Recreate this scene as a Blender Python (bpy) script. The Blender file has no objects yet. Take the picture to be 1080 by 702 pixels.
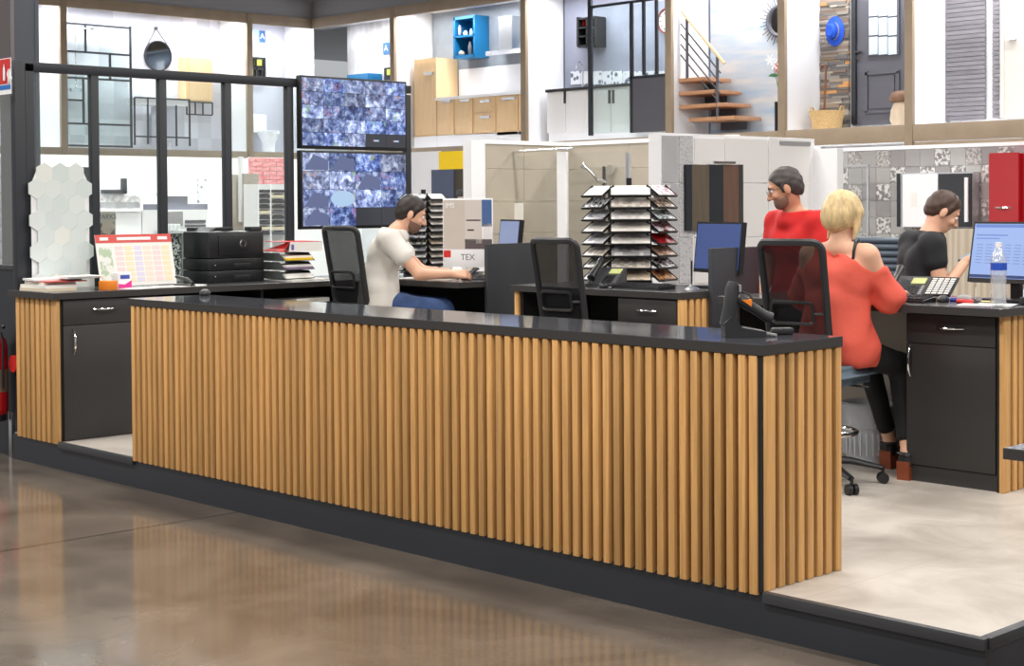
import bpy, bmesh, math, random
import numpy as np
from mathutils import Vector, Matrix
random.seed(7); np.random.seed(7)
sc = bpy.context.scene
COL = sc.collection
PI = math.pi

# ------------------------------------------------------------------ camera
CAM_O = Vector((3.46160, -4.57849, 1.57382))
CR = Vector((0.69364, 0.72029, -0.00653)); CU = Vector((-0.01200, 0.02062, 0.99972)); CF = Vector((-0.72022, 0.69336, -0.02294))
FPX = 1662.06; V0 = 254.76
cam = bpy.data.cameras.new('camera'); camo = bpy.data.objects.new('camera', cam); COL.objects.link(camo)
cam.sensor_fit = 'HORIZONTAL'; cam.sensor_width = 36.0; cam.lens = FPX / 1080 * 36.0
cam.shift_y = -(351 - V0) / 1080; cam.clip_start = 0.1; cam.clip_end = 200
camo.matrix_world = Matrix(((CR.x, CU.x, -CF.x, CAM_O.x), (CR.y, CU.y, -CF.y, CAM_O.y), (CR.z, CU.z, -CF.z, CAM_O.z), (0, 0, 0, 1)))
sc.camera = camo
# ------------------------------------------------------------------ colour management, world
sc.view_settings.view_transform = 'Standard'; sc.view_settings.look = 'None'
sc.view_settings.exposure = 0.0; sc.view_settings.gamma = 1.0; sc.view_settings.use_curve_mapping = False
w = bpy.data.worlds.new('hall_light'); sc.world = w; w.use_nodes = True
w.node_tree.nodes['Background'].inputs[0].default_value = (0.93, 0.96, 1.0, 1)
w.node_tree.nodes['Background'].inputs[1].default_value = 0.50

def area(name, loc, sx, sy, power, rot=(0, 0, 0), col=(1, 1, 1)):
    l = bpy.data.lights.new(name, 'AREA'); l.shape = 'RECTANGLE'; l.size = sx; l.size_y = sy; l.energy = power; l.color = col
    o = bpy.data.objects.new(name, l); COL.objects.link(o); o.location = loc; o.rotation_euler = rot
    return o
# hall luminaires hang at 6.2 m (housings are built with the ceiling below)
LAMPS = []
for lx in (-12.0, -6.0, 0.0, 6.0):
    for ly in (-8.0, -3.4, 1.2, 5.8, 10.4):
        LAMPS.append((lx, ly))
for i, (lx, ly) in enumerate(LAMPS):
    area('hall_lamp_light', (lx, ly, 6.14), 2.6, 0.5, 205, col=(1.0, 0.965, 0.92))

# ------------------------------------------------------------------ geometry helpers
def GY(u, v, Y):
    d = CF + CR * ((u - 540) / FPX) - CU * ((v - V0) / FPX); return CAM_O + d * ((Y - CAM_O.y) / d.y)
def GX(u, v, X):
    d = CF + CR * ((u - 540) / FPX) - CU * ((v - V0) / FPX); return CAM_O + d * ((X - CAM_O.x) / d.x)
def GZ(u, v, Z):
    d = CF + CR * ((u - 540) / FPX) - CU * ((v - V0) / FPX); return CAM_O + d * ((Z - CAM_O.z) / d.z)

def put(o, parent):
    COL.objects.link(o)
    if parent is not None: o.parent = parent
    return o
def tag(o, label=None, cat=None, group=None, kind=None):
    if label: o['label'] = label
    if cat: o['category'] = cat
    if group: o['group'] = group
    if kind: o['kind'] = kind
    return o
def thing(name, label, cat, loc=(0, 0, 0), rz=0.0, group=None):
    o = bpy.data.objects.new(name, None); COL.objects.link(o); o.location = loc; o.rotation_euler = (0, 0, rz)
    o.empty_display_size = 0.05
    return tag(o, label, cat, group)

BOXC = {}
def boxmesh(sx, sy, sz, m, bev):
    k = (round(sx, 4), round(sy, 4), round(sz, 4), m.name, bev)
    if k in BOXC: return BOXC[k]
    bm = bmesh.new(); bmesh.ops.create_cube(bm, size=1.0)
    bmesh.ops.scale(bm, vec=(sx, sy, sz), verts=bm.verts)
    if bev > 0: bmesh.ops.bevel(bm, geom=list(bm.edges), offset=bev, segments=2, profile=0.5, affect='EDGES')
    me = bpy.data.meshes.new('box'); bm.to_mesh(me); bm.free(); me.materials.append(m)
    if bev > 0:
        me.polygons.foreach_set('use_smooth', [True] * len(me.polygons))
        try: me.set_sharp_from_angle(angle=0.6)
        except Exception: pass
    BOXC[k] = me; return me
def box(name, lo, hi, m, parent=None, bev=0.0, rel=False):
    """axis aligned box; world coordinates unless rel (then the parent's own)"""
    lo = Vector(lo); hi = Vector(hi); c = (lo + hi) / 2; s = hi - lo
    o = bpy.data.objects.new(name, boxmesh(abs(s.x), abs(s.y), abs(s.z), m, bev))
    o.location = c - (parent_loc(parent) if (parent is not None and not rel) else Vector())
    return put(o, parent)
def parent_loc(p):
    v = Vector()
    while p is not None: v += p.location; p = p.parent
    return v

class MB:
    def __init__(s): s.v = []; s.f = []; s.m = []; s.cm = 0; s.sm = []
    def add(s, vs, fs, smooth=False):
        b = len(s.v); s.v += [tuple(v) for v in vs]
        for f in fs: s.f.append([b + i for i in f]); s.m.append(s.cm); s.sm.append(smooth)
        return s
    def box(s, lo, hi, M=None):
        x0, y0, z0 = lo; x1, y1, z1 = hi
        vs = [Vector(p) for p in ((x0,y0,z0),(x1,y0,z0),(x1,y1,z0),(x0,y1,z0),(x0,y0,z1),(x1,y0,z1),(x1,y1,z1),(x0,y1,z1))]
        if M is not None: vs = [M @ p for p in vs]
        return s.add(vs, [(0,3,2,1),(4,5,6,7),(0,1,5,4),(1,2,6,5),(2,3,7,6),(3,0,4,7)])
    def tube(s, path, r, n=8, closed=False, flat=1.0):
        P = [Vector(p) for p in path]; k = len(P)
        rs = r if isinstance(r, (list, tuple)) else [r] * k
        rings = []; up = None
        for i in range(k):
            a = P[(i - 1) % k] if (closed or i > 0) else P[i]; b = P[(i + 1) % k] if (closed or i < k - 1) else P[i]
            t = (b - a).normalized()
            if up is None:
                up = Vector((0, 0, 1)) if abs(t.z) < 0.9 else Vector((1, 0, 0))
            e1 = t.cross(up)
            if e1.length < 1e-5: e1 = t.cross(Vector((0.3, 1, 0.2)))
            e1.normalize(); e2 = e1.cross(t).normalized(); up = e2
            rings.append([P[i] + (e1 * math.cos(2*PI*j/n) + e2 * math.sin(2*PI*j/n) * flat) * rs[i] for j in range(n)])
        vs = [v for rg in rings for v in rg]; fs = []
        m = k if closed else k - 1
        for i in range(m):
            a = i * n; b = ((i + 1) % k) * n
            for j in range(n): fs.append((a + j, a + (j + 1) % n, b + (j + 1) % n, b + j))
        if not closed: fs.append(tuple(range(n - 1, -1, -1))); fs.append(tuple((k - 1) * n + j for j in range(n)))
        return s.add(vs, fs, n > 5)
    def lathe(s, prof, c=(0, 0, 0), n=20, axis='z', cap=True):
        c = Vector(c); vs = []; fs = []
        for (r, h) in prof:
            for j in range(n):
                a = 2*PI*j/n; x = r * math.cos(a); y = r * math.sin(a)
                vs.append(c + (Vector((x, y, h)) if axis == 'z' else Vector((h, x, y)) if axis == 'x' else Vector((y, h, x))))
        for i in range(len(prof) - 1):
            for j in range(n): fs.append((i*n + j, i*n + (j+1) % n, (i+1)*n + (j+1) % n, (i+1)*n + j))
        if cap:
            fs.append(tuple(range(n - 1, -1, -1))); fs.append(tuple((len(prof) - 1) * n + j for j in range(n)))
        return s.add(vs, fs, True)
    def prism(s, poly, d, M=None):
        """poly: list of 3-d points (planar), extruded by vector d"""
        P = [Vector(p) for p in poly]; d = Vector(d); n = len(P)
        vs = P + [p + d for p in P]
        if M is not None: vs = [M @ p for p in vs]
        fs = [tuple(range(n - 1, -1, -1)), tuple(range(n, 2 * n))] + [(i, (i + 1) % n, n + (i + 1) % n, n + i) for i in range(n)]
        return s.add(vs, fs)
    def ball(s, c, r, n=12, sq=(1, 1, 1)):
        c = Vector(c); vs = []; fs = []; m = n // 2
        for i in range(m + 1):
            th = PI * i / m
            for j in range(n):
                a = 2*PI*j/n
                vs.append(c + Vector((math.sin(th)*math.cos(a)*sq[0], math.sin(th)*math.sin(a)*sq[1], math.cos(th)*sq[2])) * r)
        for i in range(m):
            for j in range(n): fs.append((i*n + j, (i+1)*n + j, (i+1)*n + (j+1) % n, i*n + (j+1) % n))
        return s.add(vs, fs, True)
    def obj(s, name, mats, parent=None, rel=True, center=True, fix=True):
        mats = mats if isinstance(mats, (list, tuple)) else [mats]
        V = np.array(s.v, float)
        c = (V.min(0) + V.max(0)) / 2 if center else np.zeros(3)
        me = bpy.data.meshes.new(name); me.from_pydata((V - c).tolist(), [], s.f)
        for m in mats: me.materials.append(m)
        me.polygons.foreach_set('material_index', s.m); me.polygons.foreach_set('use_smooth', s.sm)
        if fix:
            bm = bmesh.new(); bm.from_mesh(me); bmesh.ops.recalc_face_normals(bm, faces=bm.faces); bm.to_mesh(me); bm.free()
        try: me.set_sharp_from_angle(angle=0.75)
        except Exception: pass
        me.update()
        o = bpy.data.objects.new(name, me); o.location = Vector(c)
        if parent is not None and not rel: o.location -= parent_loc(parent)
        return put(o, parent)
def slab(name, lo, hi, mtop, medge, parent=None):
    """worktop: polished upper face, plain laminate edges"""
    q = MB(); x0, y0, z0 = lo; x1, y1, z1 = hi; c = 0.002
    vs = [(x0,y0,z0),(x1,y0,z0),(x1,y1,z0),(x0,y1,z0),(x0,y0,z1-c),(x1,y0,z1-c),(x1,y1,z1-c),(x0,y1,z1-c),(x0+c,y0+c,z1),(x1-c,y0+c,z1),(x1-c,y1-c,z1),(x0+c,y1-c,z1)]
    q.add(vs, [(0,3,2,1),(0,1,5,4),(1,2,6,5),(2,3,7,6),(3,0,4,7)])
    q.cm = 1; q.f += [[4,5,9,8],[5,6,10,9],[6,7,11,10],[7,4,8,11],[8,9,10,11]]; q.m += [1] * 5; q.sm += [False] * 5
    return q.obj(name, [medge, mtop], parent, rel=False)
def rbox(name, lo, hi, m, parent=None, bev=0.004, rel=True): return box(name, lo, hi, m, parent, bev, rel)
def copy_tree(o, parent=None):
    c = o.copy(); COL.objects.link(c); c.parent = parent
    for ch in o.children: copy_tree(ch, c)
    return c
def text(name, body, size, m, parent, loc, rot, ext=0.0008, align='CENTER'):
    cu = bpy.data.curves.new(name, 'FONT'); cu.body = body; cu.size = size; cu.extrude = ext; cu.align_x = align; cu.align_y = 'CENTER'
    t = bpy.data.objects.new('tmp', cu)
    me = bpy.data.meshes.new_from_object(t); bpy.data.objects.remove(t)
    me.materials.clear(); me.materials.append(m)
    o = bpy.data.objects.new(name, me); o.location = loc; o.rotation_euler = rot
    return put(o, parent)

# ------------------------------------------------------------------ materials
def srgb(r, g, b):
    f = lambda c: (c / 255 / 12.92) if c / 255 <= 0.04045 else ((c / 255 + 0.055) / 1.055) ** 2.4
    return (f(r), f(g), f(b), 1)
def mat(name, col, rough=0.5, metal=0.0, spec=0.5, noise=None, coat=0.0, bump=None, rand=0.0, emit=None):
    """noise=(scale, amount, (sx,sy,sz), detail): value variation; rand: object-to-object value change"""
    m = bpy.data.materials.new(name); m.use_nodes = True; nt = m.node_tree; b = nt.nodes['Principled BSDF']
    b.inputs['Base Color'].default_value = col; b.inputs['Roughness'].default_value = rough; b.inputs['Metallic'].default_value = metal
    b.inputs['Specular IOR Level'].default_value = spec; b.inputs['Coat Weight'].default_value = coat; b.inputs['Coat Roughness'].default_value = 0.05
    if emit: b.inputs['Emission Color'].default_value = col; b.inputs['Emission Strength'].default_value = emit
    L = nt.links.new
    if noise or rand or bump:
        tc = nt.nodes.new('ShaderNodeTexCoord'); src = tc.outputs['Object']
        sc_ = (noise or bump)[2] if (noise or bump) else (1, 1, 1)
        mp = nt.nodes.new('ShaderNodeMapping'); mp.inputs['Scale'].default_value = sc_; L(src, mp.inputs[0])
        oi = nt.nodes.new('ShaderNodeObjectInfo')
        if rand:
            ml = nt.nodes.new('ShaderNodeMath'); ml.operation = 'MULTIPLY'; ml.inputs[1].default_value = 37.0; L(oi.outputs['Random'], ml.inputs[0])
            cb = nt.nodes.new('ShaderNodeCombineXYZ'); L(ml.outputs[0], cb.inputs[0]); L(ml.outputs[0], cb.inputs[1]); L(ml.outputs[0], cb.inputs[2]); L(cb.outputs[0], mp.inputs['Location'])
        hv = nt.nodes.new('ShaderNodeHueSaturation'); hv.inputs['Color'].default_value = col; L(hv.outputs[0], b.inputs['Base Color'])
        val = None
        if noise:
            nz = nt.nodes.new('ShaderNodeTexNoise'); nz.inputs['Scale'].default_value = noise[0]; nz.inputs['Detail'].default_value = noise[3] if len(noise) > 3 else 4
            L(mp.outputs[0], nz.inputs['Vector'])
            mr = nt.nodes.new('ShaderNodeMapRange'); mr.inputs[1].default_value = 0.25; mr.inputs[2].default_value = 0.75; mr.inputs[3].default_value = 1 - noise[1]; mr.inputs[4].default_value = 1 + noise[1]
            L(nz.outputs['Fac'], mr.inputs[0]); val = mr.outputs[0]
        if rand:
            m2 = nt.nodes.new('ShaderNodeMapRange'); m2.inputs[3].default_value = 1 - rand; m2.inputs[4].default_value = 1 + rand; L(oi.outputs['Random'], m2.inputs[0])
            if val is None: val = m2.outputs[0]
            else:
                mm = nt.nodes.new('ShaderNodeMath'); mm.operation = 'MULTIPLY'; L(val, mm.inputs[0]); L(m2.outputs[0], mm.inputs[1]); val = mm.outputs[0]
        if val is not None: L(val, hv.inputs['Value'])
        if bump:
            nb = nt.nodes.new('ShaderNodeTexNoise'); nb.inputs['Scale'].default_value = bump[0]; nb.inputs['Detail'].default_value = 3; L(mp.outputs[0], nb.inputs['Vector'])
            bp = nt.nodes.new('ShaderNodeBump'); bp.inputs['Strength'].default_value = bump[1]; bp.inputs['Distance'].default_value = 0.01; L(nb.outputs['Fac'], bp.inputs['Height']); L(bp.outputs[0], b.inputs['Normal'])
    return m
def glassy(name, tint, opac, rough=0.02, refl=1.0):
    """thin clear sheet: see-through mixed with a fresnel reflection and a little body colour"""
    m = bpy.data.materials.new(name); m.use_nodes = True; nt = m.node_tree; nt.nodes.clear(); L = nt.links.new
    out = nt.nodes.new('ShaderNodeOutputMaterial'); tr = nt.nodes.new('ShaderNodeBsdfTransparent'); tr.inputs[0].default_value = tint
    gl = nt.nodes.new('ShaderNodeBsdfGlossy'); gl.inputs['Roughness'].default_value = rough
    df = nt.nodes.new('ShaderNodeBsdfDiffuse'); df.inputs[0].default_value = tint
    fr = nt.nodes.new('ShaderNodeLayerWeight'); fr.inputs[0].default_value = 0.5
    pw_ = nt.nodes.new('ShaderNodeMath'); pw_.operation = 'POWER'; pw_.inputs[1].default_value = 5.0; L(fr.outputs['Facing'], pw_.inputs[0])
    fm = nt.nodes.new('ShaderNodeMath'); fm.operation = 'MULTIPLY_ADD'; fm.inputs[1].default_value = 0.9 * refl; fm.inputs[2].default_value = 0.04 * refl; L(pw_.outputs[0], fm.inputs[0])
    a = nt.nodes.new('ShaderNodeMixShader'); a.inputs[0].default_value = opac; L(tr.outputs[0], a.inputs[1]); L(df.outputs[0], a.inputs[2])
    c = nt.nodes.new('ShaderNodeMixShader'); L(fm.outputs[0], c.inputs[0]); L(a.outputs[0], c.inputs[1]); L(gl.outputs[0], c.inputs[2]); L(c.outputs[0], out.inputs[0])
    return m
def two_tone(name, c1, c2, kind='voronoi', scale=30, thr=0.5, rough=0.4, vec=(1, 1, 1), soft=0.04, emit=0, metal=0):
    m = bpy.data.materials.new(name); m.use_nodes = True; nt = m.node_tree; b = nt.nodes['Principled BSDF']; L = nt.links.new
    tc = nt.nodes.new('ShaderNodeTexCoord'); mp = nt.nodes.new('ShaderNodeMapping'); mp.inputs['Scale'].default_value = vec; L(tc.outputs['Object'], mp.inputs[0])
    oi = nt.nodes.new('ShaderNodeObjectInfo'); ml = nt.nodes.new('ShaderNodeVectorMath'); ml.operation = 'SCALE'; ml.inputs[0].default_value = (13, 7, 5); L(oi.outputs['Random'], ml.inputs['Scale']); L(ml.outputs[0], mp.inputs['Location'])
    if kind == 'voronoi':
        t = nt.nodes.new('ShaderNodeTexVoronoi'); t.inputs['Scale'].default_value = scale; o = t.outputs['Distance']
    elif kind == 'cells':
        t = nt.nodes.new('ShaderNodeTexVoronoi'); t.distance = 'CHEBYCHEV'; t.inputs['Randomness'].default_value = 0.0; t.inputs['Scale'].default_value = scale
        sp = nt.nodes.new('ShaderNodeSeparateColor'); L(t.outputs['Color'], sp.inputs[0]); o = sp.outputs[0]
    elif kind == 'wave':
        t = nt.nodes.new('ShaderNodeTexWave'); t.inputs['Scale'].default_value = scale; t.inputs['Distortion'].default_value = 6; t.inputs['Detail'].default_value = 3; o = t.outputs['Fac']
    else:
        t = nt.nodes.new('ShaderNodeTexNoise'); t.inputs['Scale'].default_value = scale; t.inputs['Detail'].default_value = 5; o = t.outputs['Fac']
    L(mp.outputs[0], t.inputs['Vector'])
    r = nt.nodes.new('ShaderNodeValToRGB'); r.color_ramp.elements[0].position = max(0, thr - soft); r.color_ramp.elements[1].position = min(1, thr + soft)
    r.color_ramp.elements[0].color = c1; r.color_ramp.elements[1].color = c2; L(o, r.inputs[0]); L(r.outputs[0], b.inputs['Base Color'])
    b.inputs['Roughness'].default_value = rough; b.inputs['Metallic'].default_value = metal
    return m
M = {}
M['oak'] = mat('oak', srgb(208, 160, 100), 0.5, spec=0.35, noise=(9, 0.22, (7, 7, 0.3), 6), rand=0.17)
M['oak2'] = mat('light_oak', srgb(236, 202, 154), 0.5, noise=(5, 0.06, (6, 6, 0.4), 5))
M['beam'] = mat('weathered_oak', srgb(160, 142, 120), 0.65, noise=(3, 0.1, (1, 1, 1), 6))
M['anth'] = mat('anthracite_laminate', srgb(57, 55, 54), 0.5, spec=0.4, noise=(60, 0.04, (1, 1, 1)))
M['anth_edge'] = mat('anthracite_edge', srgb(58, 59, 63), 0.45)
M['top'] = mat('polished_worktop', srgb(66, 68, 74), 0.07, spec=1.0, noise=(7, 0.12, (1, 1, 1)))
M['top2'] = mat('satin_worktop', srgb(70, 70, 73), 0.22, spec=0.7, noise=(30, 0.05, (1, 1, 1)))
M['plinth'] = mat('plinth_black', srgb(46, 49, 55), 0.42, noise=(2, 0.06, (1, 1, 1)))
M['void'] = mat('black_board', srgb(24, 24, 26), 0.6)
M['frame'] = mat('black_steel', srgb(38, 41, 47), 0.45)
M['black'] = mat('black_plastic', srgb(27, 27, 29), 0.4)
M['black2'] = mat('soft_black_plastic', srgb(38, 38, 41), 0.5)
M['printer'] = mat('printer_black', srgb(24, 25, 28), 0.38)
M['chrome'] = mat('chrome', (0.8, 0.8, 0.82, 1), 0.12, 1.0)
M['alu'] = mat('aluminium', (0.62, 0.63, 0.65, 1), 0.35, 1.0)
M['white'] = mat('white_paint', srgb(240, 240, 242), 0.6)
M['gloss_white'] = mat('gloss_white', srgb(246, 246, 248), 0.2)
M['paper'] = mat('paper', srgb(238, 236, 230), 0.7, rand=0.06)
M['grey'] = mat('grey_paint', srgb(150, 150, 152), 0.6)
M['lilac'] = mat('lilac_grey_paint', srgb(196, 197, 208), 0.7)
M['concrete_wall'] = mat('grey_concrete_panel', srgb(140, 147, 155), 0.6, noise=(2.2, 0.2, (1, 1, 1), 7))
M['concrete_lilac'] = mat('lilac_concrete_panel', srgb(146, 150, 168), 0.6, noise=(2.0, 0.16, (1, 1, 1), 7))
M['tread'] = mat('brown_oak_tread', srgb(190, 142, 106), 0.5, noise=(5, 0.1, (0.5, 4, 4), 5))
M['panel_dark'] = mat('dark_panel_laminate', srgb(46, 48, 53), 0.55)
M['red'] = mat('red_gloss', srgb(176, 22, 32), 0.22, coat=0.4)
M['redp'] = mat('red_plastic', srgb(206, 44, 40), 0.4)
M['orange'] = mat('orange_card', srgb(248, 140, 38), 0.5)
M['yellow'] = mat('yellow_paint', srgb(250, 210, 0), 0.6)
M['blue'] = mat('teal_blue_laminate', srgb(8, 102, 152), 0.45)
M['navy'] = mat('slate_blue_laminate', srgb(66, 76, 98), 0.45)
M['dgrey'] = mat('dark_grey_laminate', srgb(88, 88, 96), 0.5)
M['beige'] = mat('beige_stone', srgb(178, 169, 154), 0.4, noise=(2.5, 0.08, (1, 1, 1), 6))
M['greige'] = mat('greige_board', srgb(186, 178, 166), 0.6)
M['glass'] = glassy('clear_glass', (0.93, 0.97, 0.96, 1), 0.03, refl=0.5)
M['glass2'] = glassy('shower_glass', (0.975, 0.985, 0.98, 1), 0.015, refl=0.6)
M['mesh'] = glassy('black_mesh_fabric', (0.014, 0.014, 0.016, 1), 0.9, 0.6, refl=0.15)
M['mesh'].node_tree.nodes['Transparent BSDF'].inputs[0].default_value = (1, 1, 1, 1)
M['pet'] = glassy('clear_plastic_bottle', (0.93, 0.95, 0.97, 1), 0.28, 0.04, refl=3.0)
M['bag'] = glassy('clear_bin_liner', (0.85, 0.86, 0.88, 1), 0.3, 0.15)
M['hatblue'] = mat('cobalt_felt', srgb(18, 78, 196), 0.7)
M['basket'] = mat('woven_straw', srgb(206, 172, 120), 0.8, noise=(40, 0.3, (1, 1, 3)))
M['brownwood'] = mat('brown_cane_wood', srgb(126, 74, 40), 0.5)
M['rubber'] = mat('rubber', srgb(26, 26, 27), 0.6)
M['seatblue'] = mat('blue_grey_seat_fabric', srgb(84, 100, 112), 0.8)
M['ribgrey'] = mat('blue_grey_ribbed_leather', srgb(84, 98, 112), 0.45)
def emis(name, col, s, base=None):
    m = mat(name, base or (0.012, 0.012, 0.014, 1), 0.3); b = m.node_tree.nodes['Principled BSDF']; b.inputs['Emission Color'].default_value = col; b.inputs['Emission Strength'].default_value = s; return m
# hall floor: polished concrete with one saw-cut joint, platform floor: pale concrete-look vinyl
def concrete(name, c1, c2, rough, scale, joint=None, spec=0.5):
    m = bpy.data.materials.new(name); m.use_nodes = True; nt = m.node_tree; b = nt.nodes['Principled BSDF']; L = nt.links.new
    tc = nt.nodes.new('ShaderNodeTexCoord')
    n1 = nt.nodes.new('ShaderNodeTexNoise'); n1.inputs['Scale'].default_value = scale; n1.inputs['Detail'].default_value = 8; n1.inputs['Roughness'].default_value = 0.62; n1.inputs['Distortion'].default_value = 0.6
    L(tc.outputs['Object'], n1.inputs['Vector'])
    r = nt.nodes.new('ShaderNodeValToRGB'); r.color_ramp.elements[0].position = 0.36; r.color_ramp.elements[1].position = 0.65
    r.color_ramp.elements[0].color = c1; r.color_ramp.elements[1].color = c2; L(n1.outputs['Fac'], r.inputs[0])
    colo = r.outputs[0]
    if joint:
        sp = nt.nodes.new('ShaderNodeSeparateXYZ'); L(tc.outputs['Object'], sp.inputs[0])
        fac = None
        for (ax, pos, wd, per) in joint:
            a = nt.nodes.new('ShaderNodeMath'); a.operation = 'SUBTRACT'; a.inputs[1].default_value = pos; L(sp.outputs[ax], a.inputs[0])
            if per:
                p = nt.nodes.new('ShaderNodeMath'); p.operation = 'PINGPONG'; p.inputs[1].default_value = per / 2; L(a.outputs[0], p.inputs[0]); a = p
            ab = nt.nodes.new('ShaderNodeMath'); ab.operation = 'ABSOLUTE'; L(a.outputs[0], ab.inputs[0])
            lt = nt.nodes.new('ShaderNodeMath'); lt.operation = 'LESS_THAN'; lt.inputs[1].default_value = wd; L(ab.outputs[0], lt.inputs[0])
            if fac is None: fac = lt.outputs[0]
            else:
                mx = nt.nodes.new('ShaderNodeMath'); mx.operation = 'MAXIMUM'; L(fac, mx.inputs[0]); L(lt.outputs[0], mx.inputs[1]); fac = mx.outputs[0]
        mx = nt.nodes.new('ShaderNodeMix'); mx.data_type = 'RGBA'; L(fac, mx.inputs[0]); L(colo, mx.inputs[6]); mx.inputs[7].default_value = tuple(c * (0.3 if rough < 0.3 else 0.85) for c in c1[:3]) + (1,)
        colo = mx.outputs[2]
    L(colo, b.inputs['Base Color'])
    b.inputs['Specular IOR Level'].default_value = spec
    n2 = nt.nodes.new('ShaderNodeTexNoise'); n2.inputs['Scale'].default_value = 1.3; n2.inputs['Detail'].default_value = 6; L(tc.outputs['Object'], n2.inputs['Vector'])
    mr = nt.nodes.new('ShaderNodeMapRange'); mr.inputs[3].default_value = rough * 0.7; mr.inputs[4].default_value = rough * 1.3; L(n2.outputs['Fac'], mr.inputs[0]); L(mr.outputs[0], b.inputs['Roughness'])
    return m
M['hall_floor'] = concrete('polished_concrete', srgb(90, 81, 72), srgb(120, 109, 98), 0.12, 1.3, joint=[(0, -3.37, 0.008, None)], spec=0.7)
M['vinyl'] = concrete('pale_concrete_vinyl', srgb(164, 156, 146), srgb(194, 187, 178), 0.42, 2.2, joint=[(0, 0.15, 0.0012, 0.9), (1, 0.75, 0.0012, 0.9)], spec=0.35)
# ================================================================== SETTING
P = 0.1663; T = 1.0663; TH = 0.0392          # platform, worktop height, worktop thickness
def struct(o): return tag(o, kind='structure')
fl = MB().box((-40, -25, -0.1), (20, 30, 0)); struct(fl.obj('floor', M['hall_floor'], center=False))
ce = MB().box((-40, -25, 6.6), (20, 30, 6.7)); struct(ce.obj('ceiling', M['grey'], center=False))
for i, (lx, ly) in enumerate(LAMPS):
    t = thing('ceiling_lamp', 'long white hall luminaire hanging under the ceiling', 'ceiling lamp', (lx, ly, 6.15), 0, 'hall luminaires')
    rbox('housing', (-1.32, -0.27, 0.015), (1.32, 0.27, 0.10), M['white'], t)
    for s in (-1, 1): MB().tube([(s, 0, 0.10), (s, 0, 0.45)], 0.006, 6).obj('cable', M['alu'], t)
# raised platform with plinth fascia and nosing trim
plat = MB().box((-5.86, 0.03, 0.0), (0.872, 3.12, P)); po = struct(plat.obj('floor_platform', M['vinyl'], center=False))
def trim(n, lo, hi, m='plinth', bev=0.0):
    return struct(box('trim_%d' % n, lo, hi, M[m], None, bev))
trim(1, (-5.86, 0.018, 0), (0.868, 0.03, P - 0.006))
trim(2, (0.868, 0.018, 0), (0.879, 3.12, P - 0.006))
trim(3, (-5.246, 0.0, P - 0.036), (-4.385, 0.03, P + 0.003), 'anth_edge', 0.002)
trim(4, (-0.002, 0.0, P - 0.036), (0.881, 0.03, P + 0.003), 'anth_edge', 0.002)
trim(5, (0.851, 0.03, P - 0.036), (0.888, 3.12, P + 0.003), 'anth_edge', 0.002)

# ================================================================== RECEPTION COUNTER
L0 = -4.3795; D0 = 0.5036
ct = thing('reception_counter', 'long low reception counter clad in upright oak slats with dark polished top', 'counter', (-2.19, 0.25, P))
slab('worktop', (L0 - 0.03, -0.003, T - TH), (0.003, D0, T), M['top'], M['anth'], ct)
box('carcass', (L0 + 0.012, 0.036, P), (-0.03, D0 - 0.004, T - TH), M['void'], ct)
SW = 0.0318; PT = 0.0562
for k in range(78):
    x0 = L0 + 0.0 + k * PT
    if k == 77: x0 = -0.060; 
    box('slat', (x0, 0.0, P - 0.012), (x0 + (SW if k < 77 else 0.036), 0.035, T - TH - 0.002), M['oak'], ct, 0.002)
box('corner_strip', (-0.022, 0.006, P), (-0.006, 0.03, T - TH), M['void'], ct)
for k, (a, b) in enumerate([(0.016, 0.085), (0.109, 0.143), (0.169, 0.203), (0.227, 0.263), (0.285, 0.322), (0.346, 0.381), (0.403, 0.440), (0.468, 0.5036)]):
    box('slat', (-0.030, a, P + 0.001), (-0.003, b, T - TH - 0.002), M['oak'], ct, 0.002)

# ================================================================== DESKS
def handle(parent, p, d, length, out):
    """bowed chrome handle centred at p along unit vector d, standing out along vector out (parent's coordinates)"""
    p = Vector(p); d = Vector(d); out = Vector(out); mb = MB()
    pts = [p + d * (length * (i / 10 - 0.5)) + out * (0.006 + 0.024 * math.sin(PI * i / 10) ** 0.7) for i in range(11)]
    mb.tube(pts, [0.0035 + 0.0035 * math.sin(PI * i / 10) for i in range(11)], 8)
    return mb.obj('handle', M['chrome'], parent)
def cabinet(label, x0, x1, y0, y1, face, hinge, zt=T - TH):
    """base unit; face '-y' or '+x': plane that carries drawer and door"""
    t = thing('desk_cabinet', label, 'cabinet', ((x0 + x1) / 2, (y0 + y1) / 2, P))
    k = 0.019
    if face == '-y':
        box('body', (x0, y0 + k, P), (x1, y1, zt), M['anth'], t)
        d = box('drawer', (x0 + 0.003, y0, T - 0.198), (x1 - 0.012, y0 + k, T - TH - 0.012), M['anth'], t, 0.001)
        handle(d, (0, -k / 2, 0.01), (1, 0, 0), 0.16, (0, -1, 0))
        e = box('door', (x0 + 0.003, y0, P + 0.085), (x1 - 0.012, y0 + k, T - 0.202), M['anth'], t, 0.001)
        handle(e, (-(x1 - x0) / 2 + 0.035, -k / 2, 0.22), (0, 0, 1), 0.16, (0, -1, 0))
        box('kickboard', (x0 + 0.002, y0 + 0.012, P), (x1 - 0.002, y0 + k, P + 0.08), M['anth'], t)
    else:
        box('body', (x0, y0, P), (x1 - k, y1, zt), M['anth'], t)
        d = box('drawer', (x1 - k, y0 + 0.02, T - 0.198), (x1, y1 - 0.003, T - TH - 0.008), M['anth'], t, 0.001)
        handle(d, (k / 2, -0.05, 0.015), (0, 1, 0), 0.16, (1, 0, 0))
        e = box('door', (x1 - k, y0 + 0.02, P + 0.004), (x1, y1 - 0.003, T - 0.202), M['anth'], t, 0.001)
        handle(e, (k / 2, -(y1 - y0) / 2 + 0.075, 0.25), (0, 0, 1), 0.16, (1, 0, 0))
    return t
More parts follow.
